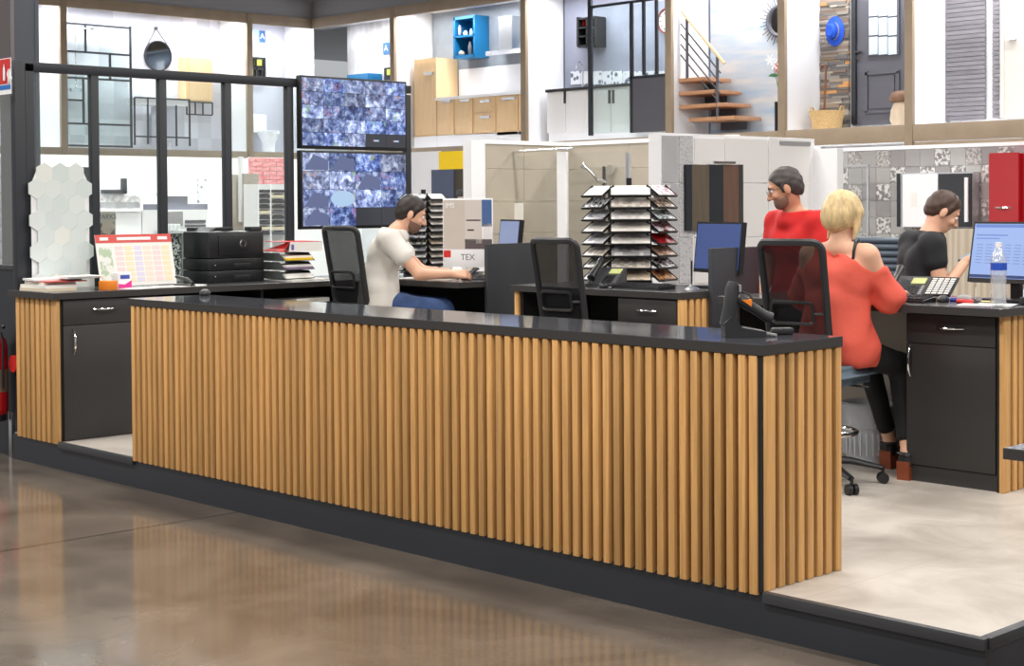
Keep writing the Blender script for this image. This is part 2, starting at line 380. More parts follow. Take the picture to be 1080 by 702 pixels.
def slats(parent, axis, at0, ranges, zt=T - TH - 0.002, depth=0.024, zb=P + 0.001):
    for (a, b) in ranges:
        if axis == 'y': box('slat', (at0 - depth, a, zb), (at0, b, zt), M['oak'], parent, 0.002)     # faces +x
        else: box('slat', (a, at0, zb), (b, at0 + depth, zt), M['oak'], parent, 0.002)               # faces -y
# left run (along the glass screen)
lc = cabinet('anthracite cabinet with drawer and door at the left desk under the hexagon tiles', -5.79, -5.246, 0.028, 0.70, '+x', 'l')
slats(lc, 'x', 0.002, [(-5.768 + 0.0645 * k, -5.768 + 0.0645 * k + 0.042) for k in range(7)] + [(-5.314, -5.246)], zb=P - 0.012)
wl = slab('desk_worktop', (-5.835, -0.022, T - TH), (-5.225, 2.405, T), M['top2'], M['anth'])
tag(wl, 'dark worktop of the left desk carrying papers, calendar and printer', 'worktop')
sh = thing('open_shelf_unit', 'dark open shelf unit under the left worktop below the printer', 'shelf', (-5.55, 1.53, P))
box('back_panel', (-5.83, 0.74, P), (-5.80, 2.34, T - TH), M['void'], sh)
box('shelf', (-5.80, 0.74, T - 0.175), (-5.30, 2.34, T - 0.15), M['void'], sh); box('shelf', (-5.80, 0.74, P + 0.35), (-5.30, 2.34, P + 0.375), M['void'], sh)
for yy in (0.72, 1.52, 2.33): box('upright', (-5.80, yy, P), (-5.30, yy + 0.02, T - TH), M['void'], sh)
# workstation 1 (man in white)
w1 = thing('desk', 'dark desk where the man in the white shirt works', 'desk', (-4.8, 2.7, P))
slab('worktop', (-5.835, 2.36, T - TH), (-4.305, 3.06, T), M['top2'], M['anth'], w1)
box('modesty_panel', (-5.82, 3.03, P), (-4.33, 3.05, T - TH), M['void'], w1)
box('leg_panel', (-4.365, 2.80, P), (-4.335, 3.03, T - TH), M['void'], w1)
slats(w1, 'y', -4.315, [(2.765, 2.80), (2.83, 2.865), (2.89, 2.925), (2.95, 2.985)])
# workstation 2
w2 = thing('desk', 'dark middle desk with the sample tower and an oak slatted end', 'desk', (-3.05, 2.7, P))
slab('worktop', (-3.80, 2.352, T - TH), (-2.388, 3.06, T), M['top2'], M['anth'], w2)
box('modesty_panel', (-3.78, 3.03, P), (-2.42, 3.05, T - TH), M['void'], w2)
box('leg_panel', (-3.765, 2.40, P), (-3.735, 3.03, T - TH), M['void'], w2)
slats(w2, 'x', 2.376, [(-3.79, -3.757)])
slats(w2, 'y', -2.392, [(2.356, 2.415)] + [(2.440 + 0.0575 * k, 2.440 + 0.0575 * k + 0.036) for k in range(11)])
c2 = cabinet('anthracite drawer cabinet under the middle desk beside the oak slats', -2.886, -2.418, 2.362, 3.02, '-y', 'l')
# workstation 3 (woman)
w3 = thing('desk', 'dark right desk where the woman in the coral top works', 'desk', (-1.1, 2.7, P))
slab('worktop', (-2.02, 2.235, T - TH), (-0.325, 3.06, T), M['top2'], M['anth'], w3)
box('modesty_panel', (-2.0, 2.95, P), (-0.36, 2.97, T - TH), M['greige'], w3)
box('leg_panel', (-2.0, 2.36, P), (-1.97, 2.95, T - TH), M['void'], w3)
so = box('power_socket', (-1.10, 2.935, T - 0.20), (-1.035, 2.95, T - 0.09), M['void'], w3, 0.003)
so2 = box('power_socket', (-1.10, 2.937, T - 0.33), (-1.035, 2.95, T - 0.22), M['white'], w3, 0.003)
c3 = cabinet('anthracite cabinet with drawer and door beside the seated woman', -0.906, -0.398, 2.352, 2.94, '-y', 'l')
slats(c3, 'y', -0.358, [(2.338, 2.405)] + [(2.434 + 0.0575 * k, 2.434 + 0.0575 * k + 0.036) for k in range(8)])
box('end_panel', (-0.398, 2.345, P), (-0.384, 2.94, T - TH), M['void'], c3)
# tall dark end panels that shield the screens
for (x, lab) in ((-4.30, 'tall dark screening panel at the end of the white-shirted man\'s desk'), (-2.375, 'tall dark screening panel at the end of the middle desk')):
    pn = thing('desk_partition', lab, 'panel', (x, 2.9, P))
    box('board', (x - 0.012, 2.60, P), (x + 0.020, 3.05, 1.316), M['panel_dark'], pn, 0.002)
    box('foot_rail', (x - 0.012, 2.60, P - 0.0), (x + 0.05, 3.05, P + 0.02), M['panel_dark'], pn)
# low slab table at the right edge of the picture
st = thing('side_table', 'dark edged grey table top poking in at the right edge beside the platform', 'table', (1.7, -0.2, 0))
slab('table_top', (1.286, -0.617, 0.869), (2.15, 0.23, 0.90), M['top2'], M['anth'], st)
for (a, b) in ((1.55, -0.4), (2.05, -0.4), (1.55, 0.15), (2.05, 0.15)): box('leg', (a - 0.025, b - 0.025, 0), (a + 0.025, b + 0.025, 0.869), M['anth'], st)

# ================================================================== GLASS SCREEN WITH BLACK POSTS
gx = -5.86
gs = thing('glass_screen', 'tall black framed glass screen behind the left desk', 'glass screen', (gx, 1.3, 0))
box('end_post', (gx - 0.025, 0.045, 0), (gx + 0.035, 0.115, 2.505), M['frame'], gs, 0.002)
box('end_post', (gx - 0.03, 0.118, P), (gx + 0.03, 0.178, 2.49), M['frame'], gs, 0.002)
yy = [0.178, 0.607, 1.115, 1.634, 2.164]
for y in yy[1:]: box('post', (gx - 0.025, y - 0.027, P), (gx + 0.025, y + 0.027, 2.45), M['frame'], gs, 0.002)
box('top_rail', (gx - 0.03, 0.115, 2.440), (gx + 0.03, 3.30, 2.50), M['frame'], gs, 0.002)
box('post', (gx - 0.025, 3.25, P), (gx + 0.025, 3.30, 2.43), M['frame'], gs, 0.002)
for a, b in zip(yy[:4], yy[1:]): box('pane', (gx - 0.004, a + (0.0 if a < 0.2 else 0.025), T), (gx + 0.004, b - 0.025, 2.43), M['glass'], gs)
box('pane', (gx - 0.004, 2.185, T), (gx + 0.004, 3.25, 2.43), M['glass'], gs)
box('lower_panel', (gx - 0.012, 0.178, P), (gx + 0.012, 3.25, T), M['frame'], gs)
# dark board wall to the left with extinguisher and sign
pl = thing('screen_board', 'dark grey low board left of the glass screen behind the fire extinguisher', 'panel', (-6.3, 0.08, 0))
box('board', (-7.2, 0.06, 0), (gx - 0.037, 0.10, 1.19), M['frame'], pl)
box('cap_rail', (-7.2, 0.05, 1.19), (gx - 0.037, 0.11, 1.215), M['anth_edge'], pl)
box('pane', (-7.2, 0.076, 1.215), (gx - 0.037, 0.084, 2.30), M['glass'], pl)
box('metal_bracket', (-5.965, 0.040, 0.0), (-5.925, 0.060, 0.285), M['alu'], pl, 0.002)
# fire extinguisher
fe = thing('fire_extinguisher', 'red fire extinguisher hanging on the dark board at the left edge', 'fire extinguisher', (-5.975, -0.03, 0.0))
MB().lathe([(0.0, 0.27), (0.055, 0.27), (0.068, 0.29), (0.07, 0.32), (0.07, 0.70), (0.062, 0.745), (0.035, 0.775), (0.018, 0.785)], n=24).obj('cylinder', M['red'], fe)
MB().lathe([(0.055, 0.235), (0.062, 0.235), (0.062, 0.275), (0.055, 0.275)], n=24).obj('base_ring', M['black'], fe)
MB().lathe([(0.0705, 0.42), (0.0712, 0.42), (0.0712, 0.56), (0.0705, 0.56)], n=24, cap=False).obj('label_band', mat('extinguisher_label', srgb(122, 100, 84), 0.5), fe)
MB().lathe([(0.02, 0.785), (0.022, 0.83), (0.012, 0.835)], n=12).obj('valve', M['black'], fe)
MB().tube([(-0.02, 0, 0.83), (0.04, 0, 0.845), (0.11, 0, 0.83)], 0.011, 8).obj('lever', M['black'], fe)
MB().tube([(0.02, 0, 0.80), (0.07, 0, 0.79), (0.095, 0, 0.72), (0.088, 0, 0.55), (0.085, 0, 0.45)], 0.009, 8).obj('hose', M['black'], fe)
wk = tag(MB().lathe([(0.015, 0), (0.053, 0.0), (0.055, 0.012), (0.05, 0.028), (0.02, 0.032)], axis='y', n=24).obj('alarm_disc', M['redp']), 'round red disc fixed to the dark board beside the fire extinguisher', 'disc'); wk.location = (-5.842, 0.029, 0.60)
# fire sign
fs = thing('fire_sign', 'red and white fire extinguisher sign above the dark board', 'sign', (-5.86, 0.02, 2.385))
box('plate', (-6.04, 0.0, 2.29), (-5.785, 0.004, 2.515), M['white'], fs)
box('red_field', (-6.035, -0.003, 2.355), (-5.789, 0.0, 2.51), M['redp'], fs)
box('blue_field', (-6.035, -0.003, 2.32), (-5.789, 0.0, 2.348), mat('sign_blue', srgb(40, 110, 190), 0.5), fs)
MB().lathe([(0.0, -0.05), (0.014, -0.05), (0.014, 0.025), (0.005, 0.04), (0.005, 0.052), (0, 0.052)], c=(0, -0.028, 0.04), n=10).obj('extinguisher_symbol', M['white'], fs).scale = (1, 0.25, 1)
for k in range(3):
    MB().tube([(0.045 + 0.018 * k, -0.026, -0.03), (0.055 + 0.018 * k, -0.026, 0.0), (0.04 + 0.018 * k, -0.026, 0.03), (0.052 + 0.016 * k, -0.026, 0.06)], [0.003, 0.006, 0.006, 0.002], 6).obj('flame_symbol', M['white'], fs)
# steel column behind the screen
cl = thing('steel_column', 'tall dark steel column behind the glass screen', 'column', (-7.9, 1.12, 0))
fa = mat('column_shaded', srgb(62, 66, 74), 0.5); fb = mat('column_lit', srgb(98, 92, 94), 0.5)  # front flange lighter, the rest darker: face shading put into the colours
box('flange', (-7.99, 1.00, 0), (-7.80, 1.03, 6.6), fb, cl); box('web', (-7.93, 1.03, 0), (-7.805, 1.20, 6.6), fa, cl); box('flange', (-7.99, 1.20, 0), (-7.80, 1.232, 6.6), fa, cl)
# ---------------------------------------------------------------- screens on the glass screen
def screen_mat(name, nx, ny, base, seed, strength=1.0):
    m = bpy.data.materials.new(name); m.use_nodes = True; nt = m.node_tree; b = nt.nodes['Principled BSDF']; L = nt.links.new
    tc = nt.nodes.new('ShaderNodeTexCoord'); mp = nt.nodes.new('ShaderNodeMapping'); mp.inputs['Location'].default_value = (0.0, 0.0, 0.0); L(tc.outputs['Object'], mp.inputs[0])
    n = nt.nodes.new('ShaderNodeTexNoise'); n.inputs['Scale'].default_value = 17; n.inputs['Detail'].default_value = 7; n.inputs['Roughness'].default_value = 0.68; n.inputs['Distortion'].default_value = 0.4
    oi = nt.nodes.new('ShaderNodeObjectInfo'); vm = nt.nodes.new('ShaderNodeVectorMath'); vm.operation = 'SCALE'; vm.inputs[0].default_value = (31, 17, 23); L(oi.outputs['Random'], vm.inputs['Scale']); L(vm.outputs[0], mp.inputs['Location'])
    L(mp.outputs[0], n.inputs['Vector'])
    r = nt.nodes.new('ShaderNodeValToRGB'); e = r.color_ramp.elements
    e[0].position = 0.32; e[0].color = srgb(22, 28, 58); e[1].position = 0.62; e[1].color = srgb(196, 210, 240)
    a = e.new(0.44); a.color = srgb(60, 78, 140); a = e.new(0.54); a.color = srgb(112, 140, 208); 
    L(n.outputs['Fac'], r.inputs[0])
    n2 = nt.nodes.new('ShaderNodeTexNoise'); n2.inputs['Scale'].default_value = 14; n2.inputs['Detail'].default_value = 2; L(mp.outputs[0], n2.inputs['Vector'])
    r2 = nt.nodes.new('ShaderNodeValToRGB'); r2.color_ramp.elements[0].position = 0.60; r2.color_ramp.elements[0].color = (0, 0, 0, 1); r2.color_ramp.elements[1].position = 0.66; r2.color_ramp.elements[1].color = (0.5, 0.5, 0.5, 1)
    L(n2.outputs['Fac'], r2.inputs[0])
    hs = nt.nodes.new('ShaderNodeHueSaturation'); hs.inputs['Color'].default_value = srgb(186, 140, 120); hs.inputs['Saturation'].default_value = 0.8; L(oi.outputs['Random'], hs.inputs['Hue'])
    mx = nt.nodes.new('ShaderNodeMix'); mx.data_type = 'RGBA'; L(r2.outputs[0], mx.inputs[0]); L(r.outputs[0], mx.inputs[6]); L(hs.outputs[0], mx.inputs[7])
    hv = nt.nodes.new('ShaderNodeHueSaturation'); L(mx.outputs[2], hv.inputs['Color'])
    m1 = nt.nodes.new('ShaderNodeMapRange'); m1.inputs[3].default_value = 0.65; m1.inputs[4].default_value = 1.5; L(oi.outputs['Random'], m1.inputs[0]); L(m1.outputs[0], hv.inputs['Value'])
    wn = nt.nodes.new('ShaderNodeTexWhiteNoise'); wn.noise_dimensions = '1D'; L(oi.outputs['Random'], wn.inputs['W'])
    m3 = nt.nodes.new('ShaderNodeMapRange'); m3.inputs[3].default_value = 0.6; m3.inputs[4].default_value = 1.0; L(wn.outputs['Value'], m3.inputs[0]); L(m3.outputs[0], hv.inputs['Saturation'])
    b.inputs['Base Color'].default_value = (0.01, 0.01, 0.012, 1); b.inputs['Roughness'].default_value = 0.25
    L(hv.outputs[0], b.inputs['Emission Color']); b.inputs['Emission Strength'].default_value = strength
    return m
M['cctv'] = screen_mat('camera_feed', 1, 1, None, 0, 1.1)
M['feed_off'] = emis('empty_feed', srgb(56, 58, 64), 1.0)
M['feed_sky'] = emis('pale_blue_feed', srgb(176, 206, 236), 1.0)
M['feed_lane'] = emis('blue_grey_feed', srgb(98, 108, 146), 1.0)
def wall_tv(label, y0, y1, z0, z1, nx, ny, off, special):
    x = gx + 0.075
    t = thing('wall_screen', label, 'screen', (x, (y0 + y1) / 2, z0))
    box('casing', (x - 0.05, y0, z0), (x, y1, z1), M['black'], t, 0.004)
    box('bracket', (gx + 0.004, (y0 + y1) / 2 - 0.15, (z0 + z1) / 2 - 0.1), (x - 0.05, (y0 + y1) / 2 + 0.15, (z0 + z1) / 2 + 0.1), M['black'], t)
    a0, a1, b0, b1 = y0 + 0.014, y1 - 0.014, z0 + 0.022, z1 - 0.014
    dy = (a1 - a0) / nx; dz = (b1 - b0) / ny
    for i in range(nx):
        for j in range(ny):
            m = M['cctv']
            if (i, j) in off: m = M['feed_off']
            lo = (x, a0 + i * dy + 0.0015, b1 - (j + 1) * dz + 0.0015); hi = (x + 0.0015, a0 + (i + 1) * dy - 0.0015, b1 - j * dz - 0.0015)
            c = box('camera_view', lo, hi, m, t)
            k = special.get((i, j))
            if k == 'oval' or k == 'dome':
                q = MB().prism([(0.001, 0.46 * dy * math.cos(2*PI*s/20), 0.44 * dz * math.sin(2*PI*s/20)) for s in range(20)], (0.001, 0, 0))
                q.obj('fisheye_picture', M['feed_sky'] if k == 'dome' else M['cctv'], c)
            if k == 'lane':
                MB().prism([(0.001, -0.45 * dy, -0.45 * dz), (0.001, 0.45 * dy, -0.45 * dz), (0.001, 0.45 * dy, 0.1 * dz), (0.001, -0.1 * dy, 0.4 * dz)], (0.001, 0, 0)).obj('lane_picture', M['feed_lane'], c)
            if k == 'logo':
                MB().box((0.0008, -0.02, -0.006), (0.0016, 0.028, 0.006)).obj('caption_mark', M['feed_sky'], c); MB().box((0.0008, -0.034, -0.006), (0.0016, -0.024, 0.006)).obj('caption_mark', M['redp'], c)
    return t
wall_tv('upper wall screen showing a grid of camera pictures', 2.215, 3.215, 1.995, 2.5235, 5, 5, {(3, 4), (4, 4)}, {(1, 0): 'oval', (3, 4): 'logo', (4, 4): 'logo'})
wall_tv('lower wall screen with sixteen camera pictures behind the white-shirted man', 2.215, 3.215, 1.410, 1.982, 4, 4, {(2, 3), (3, 3)}, {(1, 2): 'dome', (0, 0): 'lane', (1, 0): 'lane', (2, 1): 'lane', (0, 2): 'lane', (0, 3): 'lane'})

# ---------------------------------------------------------------- office chairs
def swivel_chair(label, loc, rz, seat_z, star_a, back_rz=0.0, seat_m=None):
    t = thing('office_chair', label, 'chair', loc, rz, 'black mesh swivel chairs')
    # backrest: rounded frame, chair faces +y, back leans to -y
    H0 = seat_z + 0.10; H1 = seat_z + 0.62
    def bp(x, z):      # point of the curved back surface
        s = (z - H0) / (H1 - H0)
        return Vector((x, -0.20 - 0.10 * s + 0.05 * (1 - s) ** 2 * 0 + 0.045 * (x / 0.17) ** 2, z))
    def outline(wb, wt, z0, z1, r, n=6):
        pts = []
        for (cx, cz, a0) in ((wb - r, z0 + r, -PI/2), (wt - r, z1 - r, 0), (-wt + r, z1 - r, PI/2), (-wb + r, z0 + r, PI)):
            for i in range(n + 1):
                a = a0 + PI/2 * i / n; pts.append((cx + r * math.cos(a), cz + r * math.sin(a)))
        return pts
    ol = outline(0.165, 0.172, H0, H1, 0.045)
    dense = []
    for i in range(len(ol)):
        a = ol[i]; b = ol[(i + 1) % len(ol)]; n = max(1, int(math.hypot(b[0]-a[0], b[1]-a[1]) / 0.06))
        for k in range(n): dense.append((a[0] + (b[0]-a[0]) * k / n, a[1] + (b[1]-a[1]) * k / n))
    MB().tube([bp(*p) for p in dense], 0.019, 8, closed=True).obj('back_frame', M['black2'], t)
    mb = MB(); NX, NZ = 8, 12; vs = []
    for j in range(NZ + 1):
        for i in range(NX + 1):
            vs.append(bp(-0.163 + 0.326 * i / NX, H0 + 0.01 + (H1 - H0 - 0.02) * j / NZ))
    fs = [(j*(NX+1)+i, j*(NX+1)+i+1, (j+1)*(NX+1)+i+1, (j+1)*(NX+1)+i) for j in range(NZ) for i in range(NX)]
    mb.add(vs, fs, True).obj('mesh_back', M['mesh'], t)
    lm = outline(0.115, 0.115, H0 + 0.12, H0 + 0.225, 0.02, 3)
    MB().tube([bp(*p) + Vector((0, -0.022, 0)) for p in lm], 0.009, 6, closed=True).obj('lumbar_frame', M['black'], t)
    for s in (-1, 1): MB().tube([bp(s * 0.115, H0 + 0.17) + Vector((0, -0.022, 0)), bp(s * 0.165, H0 + 0.17)], 0.008, 6).obj('lumbar_arm', M['black'], t)
    MB().tube([(0, 0.0, seat_z - 0.06), (0, -0.17, seat_z - 0.06), (0, -0.235, seat_z - 0.02), (0, -0.225, H0 + 0.02)], [0.03, 0.03, 0.028, 0.028], 8, flat=0.5).obj('back_stem', M['black'], t)
    # seat cushion
    bm = bmesh.new(); bmesh.ops.create_cube(bm, size=1); bmesh.ops.scale(bm, vec=(0.47, 0.45, 0.095), verts=bm.verts)
    bmesh.ops.bevel(bm, geom=list(bm.edges), offset=0.044, segments=5, affect='EDGES'); me = bpy.data.meshes.new('seat'); bm.to_mesh(me); bm.free()
    me.materials.append(seat_m or M['black2']); me.polygons.foreach_set('use_smooth', [True] * len(me.polygons))
    s = bpy.data.objects.new('seat', me); s.location = (0, 0.02, seat_z - 0.045); put(s, t)
    MB().box((-0.1, -0.12, seat_z - 0.11), (0.1, 0.12, seat_z - 0.072)).obj('tilt_plate', M['black'], t)
    MB().tube([(0.06, 0.02, seat_z - 0.09), (0.27, 0.04, seat_z - 0.10)], 0.006, 6).obj('lever', M['black'], t)
    MB().lathe([(0.026, 0.09), (0.026, 0.30), (0.016, 0.30), (0.016, seat_z - 0.10)], n=14).obj('gas_lift', M['chrome'], t)
    ring = [(0.2 * math.cos(2*PI*i/28), 0.2 * math.sin(2*PI*i/28), 0.265) for i in range(28)]
    fr = MB().tube(ring, 0.011, 8, closed=True).obj('foot_ring', M['chrome'], t)
    MB().tube([(-0.2, 0, 0.0), (0.2, 0, 0.0)], 0.008, 6).obj('foot_ring_spoke', M['chrome'], fr)
    for k in range(5):
        a = star_a - rz + 2*PI*k/5; d = Vector((math.cos(a), math.sin(a), 0))
        MB().tube([d * 0.02 + Vector((0, 0, 0.125)), d * 0.17 + Vector((0, 0, 0.115)), d * 0.33 + Vector((0, 0, 0.078))], [0.034, 0.027, 0.018], 8, flat=0.7).obj('base_arm', M['black'], t)
        c = MB(); q = d * 0.335; pz = Vector((-d.y, d.x, 0))
        for s_ in (-1, 1):
            a0 = q + pz * (s_ * 0.006) + Vector((0, 0, 0.027)); a1 = q + pz * (s_ * 0.027) + Vector((0, 0, 0.027)); c.tube([a0, a1], 0.0268, 14)
        c.tube([q + Vector((0, 0, 0.03)), q + Vector((0, 0, 0.085))], 0.009, 8)
        c.obj('caster', M['black'], t)
    return t
swivel_chair('black mesh swivel chair the woman in coral sits on', (-1.17, 1.95, P), math.radians(6), 0.60, math.radians(-25), seat_m=M['seatblue'])
swivel_chair('empty black mesh swivel chair in front of the middle desk', (-2.90, 2.08, P), math.radians(2), 0.585, math.radians(10))
swivel_chair('black mesh swivel chair behind the man in the white shirt', (-4.935, 2.11, P), math.radians(2), 0.645, math.radians(40))
# ================================================================== THINGS ON THE DESKS
# hexagon tiles leaning on the glass
hx = thing('hexagon_tile_sheet', 'sheet of pale hexagon tiles leaning against the glass screen on the left desk', 'tile sheet', (-5.80, 0.33, T))
hm = [mat('hex_glaze_%d' % i, srgb(*c), 0.12, spec=0.6) for i, c in enumerate([(226, 233, 230), (221, 229, 227), (233, 236, 230), (216, 226, 224)])]
hw = 0.1095; rv = 0.1005; n = 0
hexmesh = []
for m in hm:
    pts = [(0.0, math.cos(PI/2 + PI/3*i) * hw / math.sqrt(3) * 0.996, math.sin(PI/2 + PI/3*i) * 0.0668 * 0.994) for i in range(6)]
    q = MB().prism(pts, (0.009, 0, 0)).obj('hexagon_tile', m, hx); hexmesh.append(q.data); bpy.data.objects.remove(q)
for r in range(8):
    cnt = 3 if r % 2 == 0 else 4
    for i in range(cnt):
        z = 0.80 - 0.066 - r * rv; y = (i - (cnt - 1) / 2) * hw
        o = bpy.data.objects.new('hexagon_tile', hexmesh[random.randrange(4)]); o.location = (0.004 + (0.80 - z) * 0.03 + random.uniform(0, 0.0003), y, z + 0.0); put(o, hx)
MB().prism([(0.0, -0.2, 0.0), (0.0, 0.2, 0.0), (0.0, 0.2, 0.66), (0.0, 0.155, 0.76), (0.0, -0.155, 0.76), (0.0, -0.2, 0.66)], (0.0065, 0, 0)).obj('backing_board', M['white'], hx)
# paper stack
def flat_item(name, label, cat, loc, rz, sx, sy, sz, m, group=None, bev=0.0):
    o = bpy.data.objects.new(name, boxmesh(sx, sy, sz, m, bev)); o.location = (loc[0], loc[1], loc[2] + sz / 2); o.rotation_euler = (0, 0, rz); COL.objects.link(o)
    return tag(o, label, cat, group)
covers = [srgb(226, 214, 190), srgb(240, 238, 232), srgb(236, 226, 214), srgb(190, 70, 64), srgb(240, 240, 240)]
zc = T
labs = ['cream catalogue at the bottom of the stack on the left desk', 'white brochure second from the bottom of the stack on the left desk', 'pale booklet in the middle of the stack on the left desk', 'thin red edged folder in the stack on the left desk', 'white paper pile on top of the stack on the left desk']
for i, (hgt, sx, sy, dx, dy, rz) in enumerate([(0.018, 0.30, 0.21, 0.01, 0.0, 0.1), (0.02, 0.30, 0.22, 0.0, 0.01, 0.04), (0.016, 0.29, 0.21, -0.02, 0.03, -0.08), (0.007, 0.24, 0.26, 0.05, 0.05, 0.0), (0.012, 0.22, 0.30, -0.03, 0.05, -0.15)]):
    flat_item('catalogue', labs[i], 'catalogue', (-5.60 + dx, 0.13 + dy, zc), rz, sx, sy, hgt, mat('cover_%d' % i, covers[i], 0.5), 'catalogues stacked on the left desk'); zc += hgt
nb = thing('spiral_notebook', 'white spiral notebook lying on the paper stack on the left desk', 'notebook', (-5.50, 0.28, zc - 0.012 - 0.0))
nb.location.z = zc
box('pages', (-5.59, 0.17, zc), (-5.41, 0.42, zc + 0.014), M['paper'], nb)
MB().tube([(0.095 + 0.008 * math.cos(i * 2.1), -0.11 + 0.22 * i / 60, 0.007 + 0.008 * math.sin(i * 2.1)) for i in range(61)], 0.0012, 5).obj('spiral', M['black'], nb)
flat_item('orange_box', 'small orange card box beside the notebook on the left desk', 'box', (-5.36, 0.415, T), 0.2, 0.09, 0.075, 0.055, M['orange'], bev=0.002)
bx_ = thing('tissue_box', 'small white and pink box leaning at the foot of the calendar', 'box', (-5.44, 0.56, T), 0.1)
rbox('carton', (-0.03, -0.05, 0), (0.03, 0.05, 0.10), M['white'], bx_, 0.002)
MB().prism([(0.0305, -0.05, 0.0), (0.0305, 0.05, 0.0), (0.0305, 0.05, 0.05), (0.0305, 0.0, 0.025), (0.0305, -0.05, 0.03)], (0.001, 0, 0)).obj('pink_print', mat('pink_print', srgb(214, 44, 140), 0.5), bx_)
MB().box((0.0305, -0.035, 0.06), (0.0315, 0.035, 0.085)).obj('blue_print', mat('blue_print', srgb(60, 80, 170), 0.5), bx_)
for k, (a, b, rz) in enumerate(((-5.34, 0.62, 0.3), (-5.38, 0.86, -0.2), (-5.40, 1.02, 0.5), (-5.33, 0.96, 0.1))):
    flat_item('paper_sheet', ['loose paper sheet in front of the calendar on the left desk', 'loose paper sheet under the stapler on the left desk', 'loose paper sheet left of the printer', 'loose paper sheet at the desk edge by the printer'][k], 'paper', (a, b, T + 0.0005 * k), rz, 0.16, 0.21, 0.002, M['paper'], 'loose papers on the left desk')
# calendar
cal = thing('desk_calendar', 'large wall planner with a red header propped on the left desk', 'calendar', (-5.62, 0.79, T), math.radians(-4))
tilt = Matrix.Translation((0, 0, 0.005)) @ Matrix.Rotation(math.radians(-14), 4, 'Y')
MB().box((-0.004, -0.27, 0), (0.0, 0.27, 0.34), tilt).obj('card', M['paper'], cal)
MB().box((0.0, -0.27, 0.285), (0.0015, 0.27, 0.34), tilt).obj('red_header', mat('calendar_red', srgb(214, 84, 76), 0.5), cal)
mb = MB()
for (a, b) in ((-0.12, 0.12), (0.17, 0.24), (-0.24, -0.18)): mb.box((0.0016, a, 0.302), (0.0022, b, 0.322), tilt)
mb.obj('header_lettering', M['white'], cal)
pc = [srgb(238, 214, 214), srgb(244, 226, 190), srgb(222, 214, 232), srgb(246, 222, 206)]
for i in range(6):
    q = MB()
    for j in range(7): q.box((0.0, -0.14 + 0.066 * i, 0.262 - 0.035 * j - 0.026), (0.0012, -0.085 + 0.066 * i, 0.262 - 0.035 * j), tilt)
    q.obj('month_column', mat('month_tint_%d' % i, pc[i % 4], 0.6), cal)
MB().box((0.0, -0.255, 0.03), (0.0012, -0.165, 0.26), tilt).obj('picture_column', two_tone('calendar_picture', srgb(180, 200, 170), srgb(232, 232, 226), 'noise', 20, 0.5, 0.6), cal)
MB().tube([(-0.16, -0.1, 0.004), (-0.075, -0.1, 0.26), (-0.075, 0.1, 0.26), (-0.16, 0.1, 0.004)], 0.004, 6).obj('easel', M['black'], cal)
# stapler
stp = thing('stapler', 'black stapler standing open beside the calendar', 'stapler', (-5.33, 0.95, T), math.radians(100))
MB().box((-0.02, -0.08, 0), (0.02, 0.08, 0.012)).obj('base', M['black'], stp)
MB().tube([(0, -0.075, 0.02), (0, -0.02, 0.045), (0, 0.08, 0.06)], [0.014, 0.018, 0.012], 8, flat=0.8).obj('arm', M['black'], stp)
# printer (faces +x)
pr = thing('printer', 'black laser printer with two paper trays on the left desk', 'printer', (-5.66, 1.47, T))
px0, px1, py0, py1 = -0.17, 0.15, -0.22, 0.225
rbox('body', (px0, py0, 0.165), (px1, py1, 0.345), M['printer'], pr, 0.012)
rbox('paper_tray', (px0, py0, 0.085), (px1, py1, 0.163), M['printer'], pr, 0.006); rbox('paper_tray', (px0, py0, 0.0), (px1, py1, 0.082), M['printer'], pr, 0.006)
rbox('front_door', (px1 - 0.004, py0 + 0.075, 0.185), (px1 + 0.007, py1 - 0.012, 0.325), M['printer'], pr, 0.003)
for z in (0.035, 0.115):
    rbox('tray_grip', (px1 - 0.01, -0.02, z - 0.018), (px1 + 0.003, 0.11, z + 0.014), M['black'], pr, 0.003)
MB().lathe([(0.003, 0), (0.003, 0.002)], c=(px1, -0.17, 0.12), axis='x', n=8).obj('indicator_light', M['white'], pr); MB().lathe([(0.003, 0), (0.003, 0.002)], c=(px1, -0.17, 0.045), axis='x', n=8).obj('indicator_light', M['white'], pr)
MB().prism([(px0 + 0.02, py0 + 0.02, 0.345), (px1 - 0.02, py0 + 0.02, 0.345), (px1 - 0.05, py0 + 0.07, 0.372), (px0 + 0.04, py0 + 0.07, 0.372)], (0, 0.02, 0)).obj('lid_rib', M['black2'], pr)
rbox('control_panel', (px1 - 0.09, py1 - 0.10, 0.345), (px1 - 0.005, py1 - 0.01, 0.375), M['black2'], pr, 0.006)
rbox('rear_cover', (px0, py0 + 0.03, 0.345), (px0 + 0.1, py1 - 0.1, 0.372), M['black2'], pr, 0.006)
lg = MB().tube([(px1 + 0.0085, 0.05 + 0.024 * math.cos(2*PI*i/24), 0.262 + 0.024 * math.sin(2*PI*i/24)) for i in range(24)], 0.0022, 6, closed=True).obj('round_logo', M['chrome'], pr)
text('logo_lettering', 'DELL', 0.016, M['chrome'], pr, (px1 + 0.008, 0.05, 0.262), (PI/2, 0, PI/2), 0.0006)
